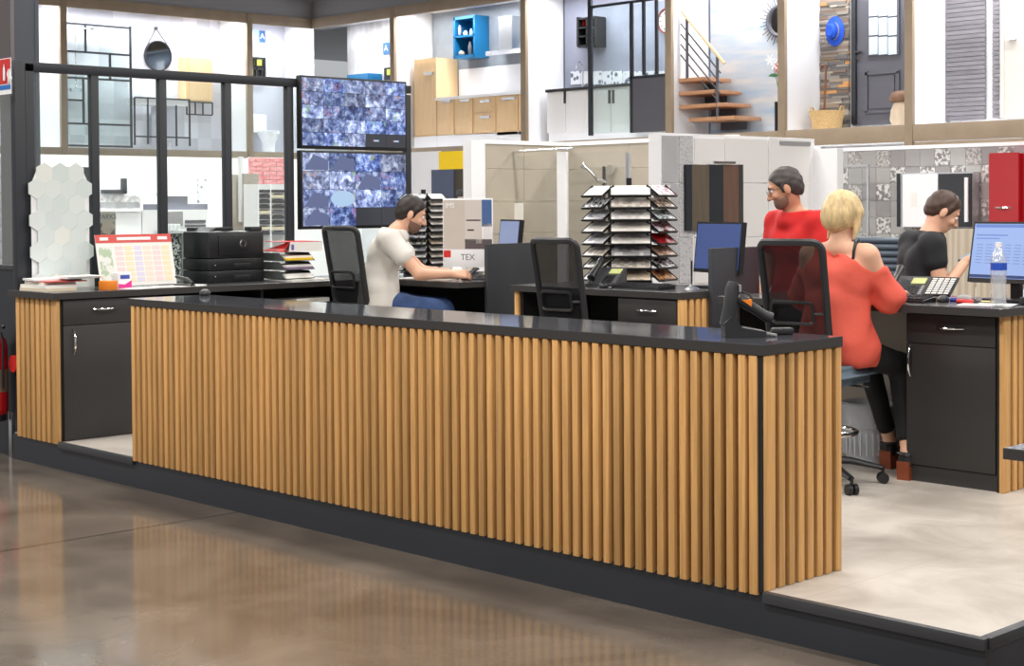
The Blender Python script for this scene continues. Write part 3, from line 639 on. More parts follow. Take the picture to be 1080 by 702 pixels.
# letter trays with papers and red binder
lt = thing('letter_trays', 'stack of grey letter trays filled with papers beside the printer', 'letter tray', (-5.54, 1.90, T), math.radians(2))
tm = mat('tray_grey', srgb(84, 88, 86), 0.5)
for k in range(3):
    z = 0.012 + 0.062 * k; q = MB()
    q.box((-0.17, -0.13, z), (0.15, 0.13, z + 0.004)); q.prism([(-0.17, -0.13, z), (0.16, -0.13, z), (0.09, -0.13, z + 0.055), (-0.17, -0.13, z + 0.055)], (0, 0.004, 0)); q.prism([(-0.17, 0.126, z), (0.16, 0.126, z), (0.09, 0.126, z + 0.055), (-0.17, 0.126, z + 0.055)], (0, 0.004, 0))
    q.obj('tray', tm, lt)
    pm = [M['paper'], mat('mauve_folder', srgb(132, 110, 140), 0.6), mat('yellow_folder', srgb(240, 196, 20), 0.6)][k]
    rbox('folder', (-0.15, -0.118, z + 0.005), (0.155, 0.118, z + 0.02), pm, lt, 0); rbox('paper_pile', (-0.14, -0.115, z + 0.02), (0.145, 0.115, z + 0.036), M['paper'], lt, 0)
flat_item('paper_sheet', 'white sheets lying under the letter trays', 'paper', (-5.46, 1.96, T), 0.05, 0.26, 0.36, 0.008, M['paper'])
rb = thing('ring_binder', 'red ring binder lying open on top of the letter trays', 'binder', (-5.53, 1.93, T + 0.199), math.radians(-4))
MB().prism([(-0.15, -0.14, 0), (0.14, -0.14, 0), (0.14, -0.14, 0.004), (-0.15, -0.14, 0.004)], (0, 0.3, 0)).obj('cover', M['redp'], rb)
MB().prism([(0.14, -0.10, 0.0), (0.14, 0.18, 0.0), (0.135, 0.165, 0.062), (0.135, -0.085, 0.068)], (0.003, 0, 0)).obj('spine', M['paper'], rb)
MB().prism([(-0.15, -0.14, 0.004), (0.14, -0.14, 0.004), (0.14, -0.09, 0.07)], (0, 0.004, 0)).obj('side_flap', M['redp'], rb)
MB().box((-0.15, -0.135, 0.066), (0.137, 0.17, 0.07)).obj('cover', M['redp'], rb)
MB().box((0.143, -0.08, 0.012), (0.1445, -0.06, 0.05)).obj('spine_label', mat('violet_label', srgb(110, 90, 170), 0.5), rb)
flat_item('paper_sheet', 'thick paper pile on the shelf under the left worktop nearest the chair', 'paper', (-5.42, 1.95, T - 0.15), 0.1, 0.22, 0.30, 0.03, M['paper'], 'papers on the low shelf')
flat_item('paper_sheet', 'thin paper pile on the shelf under the left worktop below the printer', 'paper', (-5.43, 1.60, T - 0.15), -0.1, 0.22, 0.28, 0.02, M['paper'], 'papers on the low shelf')
# mouse on counter
def mouse(label, loc, rz):
    t = thing('computer_mouse', label, 'mouse', loc, rz)
    MB().lathe([(0.0, 0.036), (0.015, 0.0345), (0.026, 0.027), (0.031, 0.014), (0.03, 0.002), (0.0, 0.0)], n=18, cap=False).obj('shell', M['black'], t).scale = (1, 1.75, 1)
    MB().tube([(0, 0.03, 0.0335), (0, 0.04, 0.031)], 0.004, 8).obj('wheel', M['dgrey'], t)
mouse('black computer mouse lying at the left end of the reception counter', (-4.33, 0.455, T), 0.8)
mouse('black computer mouse beside the keyboard on the middle desk', (-3.10, 2.47, T), 0.6)
mouse('black computer mouse right of the keyboard on the woman\'s desk', (-0.80, 2.53, T), 0.4)
# barcode scanner in cradle
bs = thing('barcode_scanner', 'black handheld barcode scanner standing in its cradle on the counter', 'scanner', (-0.265, 0.22, T), math.radians(46))
MB().prism([(-0.06, -0.05, 0), (0.075, -0.05, 0), (0.08, -0.05, 0.02), (0.0, -0.05, 0.035), (-0.035, -0.05, 0.075), (-0.062, -0.05, 0.05)], (0, 0.10, 0)).obj('cradle', M['black2'], bs)
MB().tube([(-0.045, 0, 0.04), (-0.035, 0, 0.10), (-0.03, 0, 0.165), (-0.026, 0, 0.188)], [0.038, 0.034, 0.030, 0.022], 14, flat=0.75).obj('scan_head', M['black2'], bs)
MB().box((-0.008, -0.018, 0.155), (0.0, 0.018, 0.178)).obj('scan_window', M['grey'], bs)
bs.scale = (1.12, 1.12, 1.12)
MB().tube([(-0.01, 0, 0.13), (0.04, 0, 0.10), (0.085, 0, 0.07), (0.105, 0, 0.062)], [0.02, 0.018, 0.018, 0.021], 12).obj('grip', M['black2'], bs)
MB().prism([(0.0, -0.021, 0.128), (0.034, -0.021, 0.104), (0.036, -0.021, 0.128)], (0, 0.042, 0)).obj('trigger', M['orange'], bs)
MB().tube([(0.0, 0, 0.155), (0.03, 0, 0.145), (0.045, 0, 0.115)], 0.004, 6).obj('trigger_guard', M['black'], bs)
MB().tube([(0.07, 0, 0.015), (0.10, 0.01, 0.008), (0.12, -0.01, 0.006)], 0.005, 8).obj('cable', M['grey'], bs)
ch = thing('charging_plug', 'small black power adapter with cable beside the barcode scanner', 'adapter', (-0.215, 0.41, T), 0.9)
rbox('body', (-0.04, -0.02, 0), (0.045, 0.02, 0.027), M['black2'], ch, 0.008)
MB().tube([(-0.04, 0, 0.012), (-0.07, 0.01, 0.006), (-0.11, 0.03, 0.005)], 0.003, 6).obj('cable', M['black'], ch)
# glass plates / flyers lying on the counter top
fl_m = mat('clear_counter_sheet', srgb(120, 124, 132), 0.05, spec=0.8)
# ---------------------------------------------------------------- keyboards, phones, monitors
def keyboard(label, loc, rz):
    t = thing('keyboard', label, 'keyboard', loc, rz)
    MB().prism([(-0.21, -0.07, 0.0), (-0.21, 0.07, 0.0), (-0.21, 0.07, 0.028), (-0.21, -0.07, 0.012)], (0.42, 0, 0)).obj('case', M['black'], t)
    for r in range(5):
        q = MB(); y = -0.055 + r * 0.024; z = 0.0135 + (y + 0.07) / 0.14 * 0.016
        for c in range(18): q.box((-0.198 + c * 0.0222, y, z), (-0.198 + c * 0.0222 + 0.018, y + 0.018, z + 0.006))
        q.obj('key_row', M['black2'], t)
    return t
def desk_phone(label, loc, rz, module=False):
    t = thing('desk_phone', label, 'telephone', loc, rz)
    pm = mat('phone_graphite', srgb(52, 53, 57), 0.4)
    M1 = Matrix.Rotation(math.radians(28), 4, 'X')
    MB().prism([(-0.10, -0.09, 0.0), (-0.10, 0.10, 0.0), (-0.10, 0.10, 0.115), (-0.10, -0.09, 0.02)], (0.20, 0, 0)).obj('base', pm, t)
    M2 = Matrix.Translation((0, -0.09, 0.02)) @ Matrix.Rotation(math.atan2(0.095, 0.19), 4, 'X')
    MB().box((0.01, 0.125, 0.0), (0.085, 0.185, 0.006), M2).obj('display', mat('lcd_green', srgb(186, 192, 130), 0.3), t)
    q = MB()
    for i in range(3):
        for j in range(4): q.box((0.0 + i * 0.022, 0.02 + j * 0.022, 0), (0.016 + i * 0.022, 0.036 + j * 0.022, 0.006), M2)
    q.obj('keypad', M['black'], t)
    q = MB()
    for j in range(5): q.box((0.075, 0.015 + j * 0.02, 0), (0.09, 0.028 + j * 0.02, 0.005), M2)
    q.obj('line_keys', M['alu'], t)
    hs = [(-0.065, -0.085, 0.055), (-0.065, -0.06, 0.075), (-0.065, 0.04, 0.13), (-0.065, 0.085, 0.155), (-0.065, 0.10, 0.15)]
    MB().tube(hs, [0.026, 0.024, 0.017, 0.026, 0.022], 10).obj('handset', M['black'], t)
    MB().tube([(-0.07 + 0.008 * math.cos(i * 1.3), -0.09 - 0.03 * math.sin(PI * i / 60), 0.04 + 0.008 * math.sin(i * 1.3) - 0.03 * math.sin(PI * i / 60)) for i in range(61)], 0.002, 5).obj('curly_cord', M['black'], t)
    if module:
        MB().box((0.105, 0.005, -0.004), (0.25, 0.195, 0.008), M2).obj('key_module', M['black'], t)
        for c in range(4):
            q = MB()
            for j in range(8): q.box((0.118 + c * 0.032, 0.015 + j * 0.0215, 0.008), (0.143 + c * 0.032, 0.026 + j * 0.0215, 0.011), M2)
            q.obj('speed_dial_column', M['paper'], t)
    return t
keyboard('black keyboard in front of the sample tower on the middle desk', (-2.86, 2.56, T), math.radians(-6))
desk_phone('dark grey desk phone with green display beside the sample tower', (-3.20, 2.60, T), math.radians(20))
keyboard('black keyboard on the woman\'s desk in front of the big phone', (-1.04, 2.44, T), math.radians(4))
desk_phone('black desk phone with a module of white speed-dial keys on the woman\'s desk', (-1.10, 2.68, T), math.radians(14), True)
desk_phone('black desk phone by the man in white\'s hand', (-4.50, 2.73, T), math.radians(24)).scale = (1, 1, 0.45)
def monitor(label, loc, rz, w_, h_, m, zoff=0.12, tilt=6):
    t = thing('computer_monitor', label, 'monitor', loc, rz)
    rbox('foot', (-0.12, -0.09, 0), (0.12, 0.09, 0.014), M['black'], t, 0.004)
    rbox('stand', (-0.03, 0.02, 0.012), (0.03, 0.05, zoff + h_ * 0.5), M['black'], t, 0.004)
    MT = Matrix.Translation((0, 0, zoff)) @ Matrix.Rotation(math.radians(-tilt), 4, 'X')
    MB().box((-w_/2, -0.012, 0), (w_/2, 0.02, h_), MT).obj('casing', M['black'], t)
    MB().box((-w_/2 + 0.012, -0.0145, 0.022), (w_/2 - 0.012, -0.012, h_ - 0.012), MT).obj('display', m, t)
    return t, MT
M['scr_blue'] = emis('blue_screen', srgb(62, 82, 136), 1.0)
M['scr_grey'] = emis('grey_blue_screen', srgb(132, 146, 182), 1.0)
M['scr_form'] = emis('light_form_screen', srgb(156, 182, 236), 1.0)
monitor('monitor with a plain dark blue screen on the middle desk behind the end panel', (-2.56, 2.90, T), math.radians(-15), 0.46, 0.31, M['scr_blue'], 0.09)
monitor('small grey-blue monitor peeping over the first tall dark panel', (-4.47, 2.98, T), math.radians(-20), 0.34, 0.24, M['scr_grey'], 0.17)
t3, MT3 = monitor('monitor showing a pale blue form on the woman\'s desk', (-0.575, 2.82, T), math.radians(-10), 0.56, 0.32, M['scr_form'], 0.09, 10)
q = MB()
for (a, b, c, d) in ((-0.26, 0.26, 0.288, 0.305), (-0.25, -0.05, 0.245, 0.251), (-0.25, -0.10, 0.228, 0.233)): q.box((a, -0.0155, c), (b, -0.0148, d), MT3)
q.obj('form_header', emis('form_dark', srgb(104, 136, 208), 1.0), t3)
q = MB()
for i in range(6):
    for j in range(7): q.box((-0.24 + i * 0.06, -0.0155, 0.10 + j * 0.016), (-0.20 + i * 0.06, -0.0148, 0.103 + j * 0.016), MT3)
q.obj('form_lines', emis('form_grey', srgb(112, 132, 182), 1.0), t3)
MB().box((-0.268, -0.0155, 0.024), (0.268, -0.0148, 0.040), MT3).obj('task_bar', emis('form_taskbar', srgb(44, 64, 116), 1.0), t3)
# antenna-like pen holder on the middle desk
ph = thing('pen_holder', 'black pen standing in a small clear holder on the middle desk', 'pen holder', (-2.58, 2.68, T))
MB().lathe([(0.05, 0), (0.045, 0.006), (0.015, 0.02), (0.008, 0.03)], n=14).obj('base', M['alu'], ph); MB().tube([(0, 0, 0.02), (0.0, 0.004, 0.17)], [0.004, 0.006], 8).obj('pen', M['black'], ph)
# water bottle
wb = thing('water_bottle', 'clear plastic water bottle with white cap at the corner of the woman\'s desk', 'bottle', (-0.43, 2.42, T))
prof = [(0.0, 0.0), (0.03, 0.0), (0.037, 0.008)]
for k in range(9): prof += [(0.039, 0.02 + k * 0.017), (0.0365, 0.0285 + k * 0.017)]
prof += [(0.039, 0.175), (0.039, 0.215), (0.037, 0.225), (0.030, 0.25), (0.018, 0.278), (0.0135, 0.288), (0.0135, 0.297)]
MB().lathe(prof, n=22, cap=False).obj('body', M['pet'], wb)
MB().lathe([(0.0155, 0.288), (0.0155, 0.312), (0.0, 0.313)], n=16, cap=False).obj('cap', M['white'], wb)
MB().lathe([(0.0396, 0.177), (0.0396, 0.213)], n=22, cap=False).obj('label_band', mat('bottle_label', srgb(40, 80, 190), 0.4), wb)
MB().box((-0.041, -0.012, 0.183), (-0.0375, 0.012, 0.207)).obj('label_print', M['white'], wb)
# clutter
for k, (x, y, rz, ln, m, lab) in enumerate([(-0.74, 2.62, 0.5, 0.13, mat('pen_blue', srgb(46, 56, 150), 0.4), 'thick blue marker pen by the monitor'), (-0.64, 2.50, 0.1, 0.12, mat('pen_red', srgb(204, 50, 50), 0.4), 'red marker pen by the water bottle'), (-1.02, 2.31, 0.0, 0.14, mat('pen_darkred', srgb(130, 40, 36), 0.4), 'dark red pen in front of the keyboard'), (-0.58, 2.62, 0.2, 0.1, mat('pen_cream', srgb(226, 214, 160), 0.4), 'cream pen below the monitor')]):
    p = thing('pen', lab, 'pen', (x, y, T), rz)
    r = 0.011 if k in (0, 1) else 0.006
    MB().tube([(-ln/2, 0, r), (ln/2 - 0.03, 0, r)], r, 8).obj('barrel', m, p); MB().tube([(ln/2 - 0.03, 0, r), (ln/2, 0, r)], [r, r * 0.4], 8).obj('tip', M['black'], p)
er = tag(MB().ball((0, 0, 0), 0.03, 14, (1.5, 0.8, 0.7)).obj('grey_pebble', M['grey']), 'grey rounded eraser pad beside the blue marker', 'eraser'); er.location = (-0.69, 2.55, T + 0.021)
flat_item('paper_sheet', 'papers under the bottle at the corner of the woman\'s desk', 'paper', (-0.52, 2.47, T), 0.3, 0.26, 0.19, 0.003, M['paper'])
flat_item('paper_sheet', 'paper sheet under the keyboard on the middle desk', 'paper', (-3.10, 2.62, T), 0.2, 0.2, 0.2, 0.002, M['paper'])
flat_item('paper_sheet', 'white paper sheet under the forearm of the man in white', 'paper', (-4.86, 2.62, T), 0.2, 0.50, 0.34, 0.003, M['paper'])
rd = thing('red_tape_dispenser', 'small black and red tape dispenser at the right edge of the woman\'s desk', 'tape dispenser', (-0.375, 2.62, T))
rbox('body', (-0.03, -0.05, 0), (0.03, 0.05, 0.04), M['black'], rd, 0.008)
MB().tube([(-0.005, 0.02 * math.cos(2*PI*i/18), 0.05 + 0.02 * math.sin(2*PI*i/18)) for i in range(18)], 0.007, 6, closed=True).obj('tape_roll', M['redp'], rd)
# stone slab sample leaning at the back of the woman's desk
veined = two_tone('veined_travertine', srgb(206, 190, 168), srgb(224, 212, 194), 'wave', 2.2, 0.5, 0.35, (2.5, 1, 0.4), 0.4)
sl = thing('stone_panels', 'beige veined stone panels standing behind the man in black', 'stone panel', (-2.45, 5.6, 0))
box('slab', (-2.66, 5.60, 0.0), (-2.362, 5.63, 1.385), veined, sl); box('slab', (-2.35, 5.62, 0.0), (-2.05, 5.65, 1.20), veined, sl)
# cable under the woman's desk and bin
MB_c = tag(MB().tube([(-1.065, 2.925, T - 0.13), (-1.08, 2.88, T - 0.2), (-1.05, 2.86, T - 0.35), (-1.04, 2.87, T - 0.55), (-1.065, 2.88, T - 0.75), (-1.04, 2.88, P + 0.005)], 0.005, 6).obj('power_cable', M['black']), 'black power cable hanging under the woman\'s desk', 'cable')
bn = thing('waste_bin', 'pale plastic waste bin with a clear liner under the woman\'s desk', 'bin', (-1.36, 2.72, P))
MB().lathe([(0.0, 0.0), (0.125, 0.0), (0.14, 0.16), (0.155, 0.30), (0.163, 0.305), (0.158, 0.315), (0.15, 0.30), (0.12, 0.012), (0.0, 0.012)], n=28, cap=False).obj('bucket', mat('pale_bin_plastic', srgb(196, 200, 204), 0.35), bn)
q = MB()
for k in range(28): a = 2*PI*k/28; q.box((0.138, -0.004, 0.05), (0.150, 0.004, 0.17), Matrix.Rotation(a, 4, 'Z'))
q.obj('bucket_ribs', mat('bin_rib', srgb(214, 216, 220), 0.4), bn)
MB().lathe([(0.15, 0.24), (0.167, 0.20), (0.172, 0.28), (0.166, 0.325), (0.15, 0.33), (0.13, 0.25)], n=26, cap=False).obj('bin_liner', M['bag'], bn)
# ---------------------------------------------------------------- tile sample towers
def smat(i, a, b, k='cells', sc=38, thr=0.5): return two_tone('sample_%s' % i, srgb(*a), srgb(*b), k, sc, thr, 0.3)
SAMP_A = [smat('ivory', (226, 222, 212), (238, 234, 226)), smat('greige', (190, 178, 166), (222, 214, 204)), smat('bone', (220, 216, 210), (236, 232, 228)), smat('cream', (232, 226, 214), (240, 236, 228)), smat('chalk', (206, 202, 196), (226, 222, 216)), smat('ash', (150, 150, 152), (200, 198, 196)), smat('stone', (170, 164, 154), (214, 206, 194)), smat('sand', (200, 184, 160), (224, 212, 194))]
SAMP_B = [smat('plum', (110, 40, 80), (226, 220, 222)), smat('bronze', (96, 72, 54), (200, 186, 172), sc=60), smat('slate', (54, 70, 72), (206, 214, 214), sc=60), smat('rust', (120, 34, 36), (196, 196, 198), sc=50), smat('scarlet', (178, 16, 26), (120, 10, 18), sc=60), smat('clay', (150, 118, 98), (186, 160, 142), sc=60), smat('mono', (40, 40, 44), (226, 226, 228), sc=60), smat('amber', (120, 72, 36), (206, 160, 110), sc=60)]
SAMP_C = [smat('pewter', (150, 152, 156), (206, 208, 210), sc=50), smat('pearl', (196, 198, 200), (232, 232, 234), sc=50), smat('mono2', (50, 50, 54), (220, 220, 224), sc=70), smat('moss', (90, 92, 84), (190, 190, 180), sc=60)]
SAMP_D = [SAMP_A[2], SAMP_C[2], SAMP_C[0], SAMP_A[0], SAMP_C[1], SAMP_A[1], SAMP_C[3], SAMP_A[5]]
def tower(label, loc, rz, levels, dz, w_, sets, z0=0.05):
    t = thing('sample_tower', label, 'sample display', loc, rz)
    MB().lathe([(0.0, 0), (0.15, 0), (0.15, 0.012), (0.03, 0.02), (0.018, 0.03), (0.018, z0 + dz * levels + 0.02), (0, z0 + dz * levels + 0.02)], n=24, cap=False).obj('post', M['black'], t)
    ap = w_ * 0.5 * math.sqrt(3); hw_ = w_ / 2 - 0.012; dp = 0.052 if w_ > 0.2 else 0.032
    for k in range(levels):
        z = z0 + k * dz
        for f in range(6):
            Mf = Matrix.Rotation(f * PI / 3, 4, 'Z') @ Matrix.Translation((0, -ap, z + 0.012)) @ Matrix.Rotation(math.radians(38), 4, 'X')
            q = MB()
            q.box((-hw_ - 0.006, -dp - 0.006, -0.004), (hw_ + 0.006, dp, 0.0), Mf)
            q.box((-hw_ - 0.006, -dp - 0.010, -0.004), (hw_ + 0.006, -dp - 0.003, 0.012), Mf)
            q.box((-hw_ - 0.008, -dp, -0.004), (-hw_ - 0.004, dp, 0.010), Mf); q.box((hw_ + 0.004, -dp, -0.004), (hw_ + 0.008, dp, 0.010), Mf)
            q.obj('sample_tray', M['black'], t)
            st_ = sets[f]; m = st_[(levels - 1 - k) % len(st_)]
            MB().box((-hw_, -dp, 0.0), (hw_, dp - 0.004, 0.006), Mf).obj('sample_board', m, t)
        MB().prism([(ap * 0.85 * math.cos(PI / 6 + PI / 3 * i), ap * 0.85 * math.sin(PI / 6 + PI / 3 * i), z - 0.006) for i in range(6)], (0, 0, 0.005)).obj('shelf_plate', M['black'], t)
    return t
TW = 0.27
tower('tall tower of tile samples, pale and colourful trays, on the middle desk', (-3.38, 3.02, T), math.radians(44), 8, 0.077, TW, [SAMP_A, SAMP_B, SAMP_A, SAMP_C, SAMP_B, SAMP_D], 0.045)
tower('tall tower of grey tile samples behind the man in the white shirt', (-5.33, 2.94, T), math.radians(30), 12, 0.047, 0.165, [SAMP_C, SAMP_A, SAMP_C, SAMP_A, SAMP_B, SAMP_C], 0.045)
# display board on desk 1
db = thing('display_board', 'white display board with a bathroom photograph standing on the first desk', 'display board', (-4.84, 2.93, T), math.radians(26))
rbox('board', (-0.19, 0.0, 0), (0.19, 0.012, 0.56), M['white'], db, 0.001)
pmats = [mat('print_greige', srgb(196, 186, 176), 0.5), mat('print_wall', srgb(206, 198, 190), 0.5), mat('print_blue', srgb(70, 100, 150), 0.5), mat('print_dark', srgb(92, 80, 84), 0.5)]
box_ = lambda nm, a, b, c, d, m, e=0.0012: MB().box((a, -e, c), (b, 0, d)).obj(nm, m, db)
box_('photo_left', -0.185, -0.02, 0.20, 0.55, pmats[0]); box_('photo_right', -0.02, 0.11, 0.24, 0.55, pmats[1]); box_('photo_blue', 0.11, 0.185, 0.36, 0.55, pmats[2]); box_('photo_floor', -0.02, 0.185, 0.20, 0.27, pmats[3]); box_('photo_shelf', -0.01, 0.10, 0.40, 0.41, pmats[3], 0.002); box_('photo_plant', 0.12, 0.18, 0.27, 0.38, mat('print_white', srgb(226, 222, 220), 0.5)); box_('photo_table', 0.0, 0.05, 0.33, 0.34, M['black'], 0.002); box_('red_tag', -0.185, -0.13, 0.14, 0.19, M['redp'])
text('board_lettering', 'IMS', 0.05, M['white'], db, (-0.135, -0.0016, 0.51), (PI/2, 0, 0), 0.0004)
text('board_lettering', 'TEX', 0.06, M['dgrey'], db, (0.0, -0.0008, 0.14), (PI/2, 0, 0), 0.0004)
for k in range(5):
    s = thing('sample_chip', 'small pale tile sample chip standing at the foot of the display board', 'sample', (-5.04 + 0.095 * k, 2.78 + 0.033 * k, T), math.radians(26), 'sample chips on the first desk')
    MB().box((-0.035, -0.03, 0), (0.035, -0.026, 0.07), Matrix.Rotation(-0.25, 4, 'X')).obj('chip', M['greige'] if k % 2 else M['white'], s)
    MB().box((-0.03, -0.03, 0), (0.03, 0.02, 0.005)).obj('holder', M['glass2'], s)
# ================================================================== PEOPLE (smooth blended surfaces)
class Field:
    def __init__(s): s.ops = []
    def cone(s, a, b, ra, rb=None, k=0.03): s.ops.append(('c', np.array(a, float), np.array(b, float), ra, ra if rb is None else rb, k, '+')); return s
    def ell(s, c, r, R=None, k=0.02, op='+'): s.ops.append(('e', np.array(c, float), np.array(r, float), np.eye(3) if R is None else np.array(R, float), 0, k, op)); return s
    def cut(s, p, n): s.ops.append(('p', np.array(p, float), np.array(n, float) / np.linalg.norm(n), 0, 0, 0, 'x')); return s   # keep the side n points to
    def bounds(s):
        lo = np.full(3, 9.0); hi = -lo
        for o in s.ops:
            if o[6] != '+': continue
            if o[0] == 'c': r = max(o[3], o[4]); lo = np.minimum(lo, np.minimum(o[1], o[2]) - r); hi = np.maximum(hi, np.maximum(o[1], o[2]) + r)
            else: r = max(o[2]); lo = np.minimum(lo, o[1] - r); hi = np.maximum(hi, o[1] + r)
        return lo, hi
    def mesh(s, h, wob=0.0, wf=28.0):
        lo, hi = s.bounds(); lo = lo - 4 * h; hi = hi + 4 * h
        n = np.ceil((hi - lo) / h).astype(int) + 1
        ax = [lo[i] + h * np.arange(n[i]) for i in range(3)]
        F = np.full(n, 0.5, np.float32)
        for o in s.ops:
            if o[0] == 'p':
                d = -(((ax[0] - o[1][0]) * o[2][0])[:, None, None] + ((ax[1] - o[1][1]) * o[2][1])[None, :, None] + ((ax[2] - o[1][2]) * o[2][2])[None, None, :])
                F = np.maximum(F, d.astype(np.float32)); continue
            if o[0] == 'c': r = max(o[3], o[4]); bl = np.minimum(o[1], o[2]) - r; bh = np.maximum(o[1], o[2]) + r
            else: r = max(o[2]); bl = o[1] - r; bh = o[1] + r
            mg = o[5] + 3 * h
            i0 = np.clip(np.floor((bl - mg - lo) / h).astype(int), 0, n - 1); i1 = np.clip(np.ceil((bh + mg - lo) / h).astype(int) + 1, 1, n)
            sl = tuple(slice(i0[i], i1[i]) for i in range(3))
            X = ax[0][sl[0]][:, None, None]; Y = ax[1][sl[1]][None, :, None]; Z = ax[2][sl[2]][None, None, :]
            if o[0] == 'c':
                a, b = o[1], o[2]; ab = b - a; l2 = max(ab @ ab, 1e-9)
                t = np.clip(((X - a[0]) * ab[0] + (Y - a[1]) * ab[1] + (Z - a[2]) * ab[2]) / l2, 0, 1)
                d = np.sqrt((X - a[0] - t * ab[0]) ** 2 + (Y - a[1] - t * ab[1]) ** 2 + (Z - a[2] - t * ab[2]) ** 2) - (o[3] + t * (o[4] - o[3]))
            else:
                c, rr, R = o[1], o[2], o[3]
                q = [(X - c[0]) * R[0][j] + (Y - c[1]) * R[1][j] + (Z - c[2]) * R[2][j] for j in range(3)]
                k0 = np.sqrt(sum((q[j] / rr[j]) ** 2 for j in range(3))); k1 = np.sqrt(sum((q[j] / rr[j] ** 2) ** 2 for j in range(3))) + 1e-6
                d = k0 * (k0 - 1) / k1
            A = F[sl]; k = max(o[5], 1e-4)
            if o[6] == '+':
                hh = np.maximum(k - np.abs(A - d), 0) / k; F[sl] = np.minimum(A, d) - hh * hh * k * 0.25
            else:
                d = -d; hh = np.maximum(k - np.abs(A - d), 0) / k; F[sl] = np.maximum(A, d) + hh * hh * k * 0.25
        if wob:
            X = ax[0][:, None, None]; Y = ax[1][None, :, None]; Z = ax[2][None, None, :]
            F = F + (wob * (np.sin(wf * (X * 0.7 + Z * 0.8) + 2.0 * np.sin(9 * Y + 4 * Z)) * np.sin(wf * 0.6 * (Y - 0.5 * Z) + 1.7 * np.sin(11 * X)))).astype(np.float32)
        return surface_nets(F, lo, h)
def surface_nets(F, lo, h):
    S = F < 0; n = F.shape
    cnt = np.zeros([n[0]-1, n[1]-1, n[2]-1], np.int8)
    for i in (0, 1):
        for j in (0, 1):
            for k in (0, 1): cnt += S[i:n[0]-1+i, j:n[1]-1+j, k:n[2]-1+k]
    C = np.argwhere((cnt > 0) & (cnt < 8)); idx = -np.ones(cnt.shape, np.int64); idx[tuple(C.T)] = np.arange(len(C))
    cor = [(i, j, k) for i in (0, 1) for j in (0, 1) for k in (0, 1)]
    val = np.stack([F[C[:, 0]+i, C[:, 1]+j, C[:, 2]+k] for (i, j, k) in cor], 1)
    acc = np.zeros((len(C), 3)); num = np.zeros(len(C))
    for a in range(8):
        for b in range(a + 1, 8):
            da = np.array(cor[b]) - np.array(cor[a])
            if np.abs(da).sum() != 1: continue
            va, vb = val[:, a], val[:, b]; m = (va < 0) != (vb < 0)
            t = np.where(m, va / np.where(np.abs(va - vb) < 1e-9, 1, va - vb), 0)
            acc += np.where(m[:, None], np.array(cor[a])[None] + t[:, None] * da[None], 0); num += m
    V = lo + h * (C + acc / num[:, None])
    faces = []
    for axis in range(3):
        o1, o2 = (axis + 1) % 3, (axis + 2) % 3
        sa = [slice(None)] * 3; sb = [slice(None)] * 3; sa[axis] = slice(0, -1); sb[axis] = slice(1, None)
        E = np.argwhere(S[tuple(sa)] != S[tuple(sb)])
        E = E[(E[:, o1] > 0) & (E[:, o2] > 0) & (E[:, o1] < n[o1] - 1) & (E[:, o2] < n[o2] - 1)]
        def at(d1, d2):
            q = E.copy(); q[:, o1] -= d1; q[:, o2] -= d2; return idx[q[:, 0], q[:, 1], q[:, 2]]
        Q = np.stack([at(1, 1), at(0, 1), at(0, 0), at(1, 0)], 1)
        neg = S[E[:, 0], E[:, 1], E[:, 2]]; Q[~neg] = Q[~neg][:, ::-1]
        faces.append(Q)
    return V, np.concatenate(faces)
def mesh_obj(name, VQ, m, parent, relax=1):
    V, Q = VQ; me = bpy.data.meshes.new(name)
    me.vertices.add(len(V)); me.vertices.foreach_set('co', V.astype(np.float32).ravel())
    me.loops.add(len(Q) * 4); me.loops.foreach_set('vertex_index', Q.ravel().astype(np.int32))
    me.polygons.add(len(Q)); me.polygons.foreach_set('loop_start', (np.arange(len(Q)) * 4).astype(np.int32))
    me.polygons.foreach_set('use_smooth', np.ones(len(Q), bool))
    me.update(calc_edges=True); me.validate(); me.materials.append(m)
    o = bpy.data.objects.new(name, me); return put(o, parent)
V3 = lambda *a: np.array(a, float)
def unit(v): v = np.array(v, float); return v / np.linalg.norm(v)
def hand(fd, wr, d, nrm, th, curl=0.35, k=0.006, sc_=1.0):
    """wrist, finger direction, palm normal (fingers curl towards it), thumb side"""
    d = unit(d); nrm = unit(np.array(nrm) - d * (np.array(nrm) @ d)); th = unit(np.array(th) - d * (np.array(th) @ d) - nrm * (np.array(th) @ nrm))
    offs = (0.030, 0.010, -0.010, -0.028); lens = (0.070, 0.078, 0.072, 0.056)
    for o_, l in zip(offs, lens):
        kn = wr + sc_ * (d * (0.088 - 0.15 * abs(o_ - 0.005)) + th * o_)
        fd.cone(wr + sc_ * th * o_ * 0.55, kn, 0.0165 * sc_, 0.0125 * sc_, k=0.012)
        p = kn; a = curl * 0.6
        for j, fr in enumerate((0.45, 0.30, 0.25)):
            q = p + sc_ * l * fr * (d * math.cos(a) + nrm * math.sin(a)); fd.cone(p, q, (0.0098 - 0.001 * j) * sc_, (0.0090 - 0.001 * j) * sc_, k=k * 0.6); p = q; a += curl
    b = wr + sc_ * (d * 0.022 + th * 0.026); p = b + sc_ * 0.045 * unit(d * 0.7 + th * 0.6 + nrm * 0.45); q = p + sc_ * 0.034 * unit(d * 0.9 + th * 0.1 + nrm * 0.5)
    fd.cone(b, p, 0.0145 * sc_, 0.0115 * sc_, k=0.012); fd.cone(p, q, 0.0112 * sc_, 0.009 * sc_, k=k)
def head_frame(yaw, pitch, roll=0):
    return np.array((Matrix.Rotation(yaw, 3, 'Z') @ Matrix.Rotation(pitch, 3, 'X') @ Matrix.Rotation(roll, 3, 'Y')))
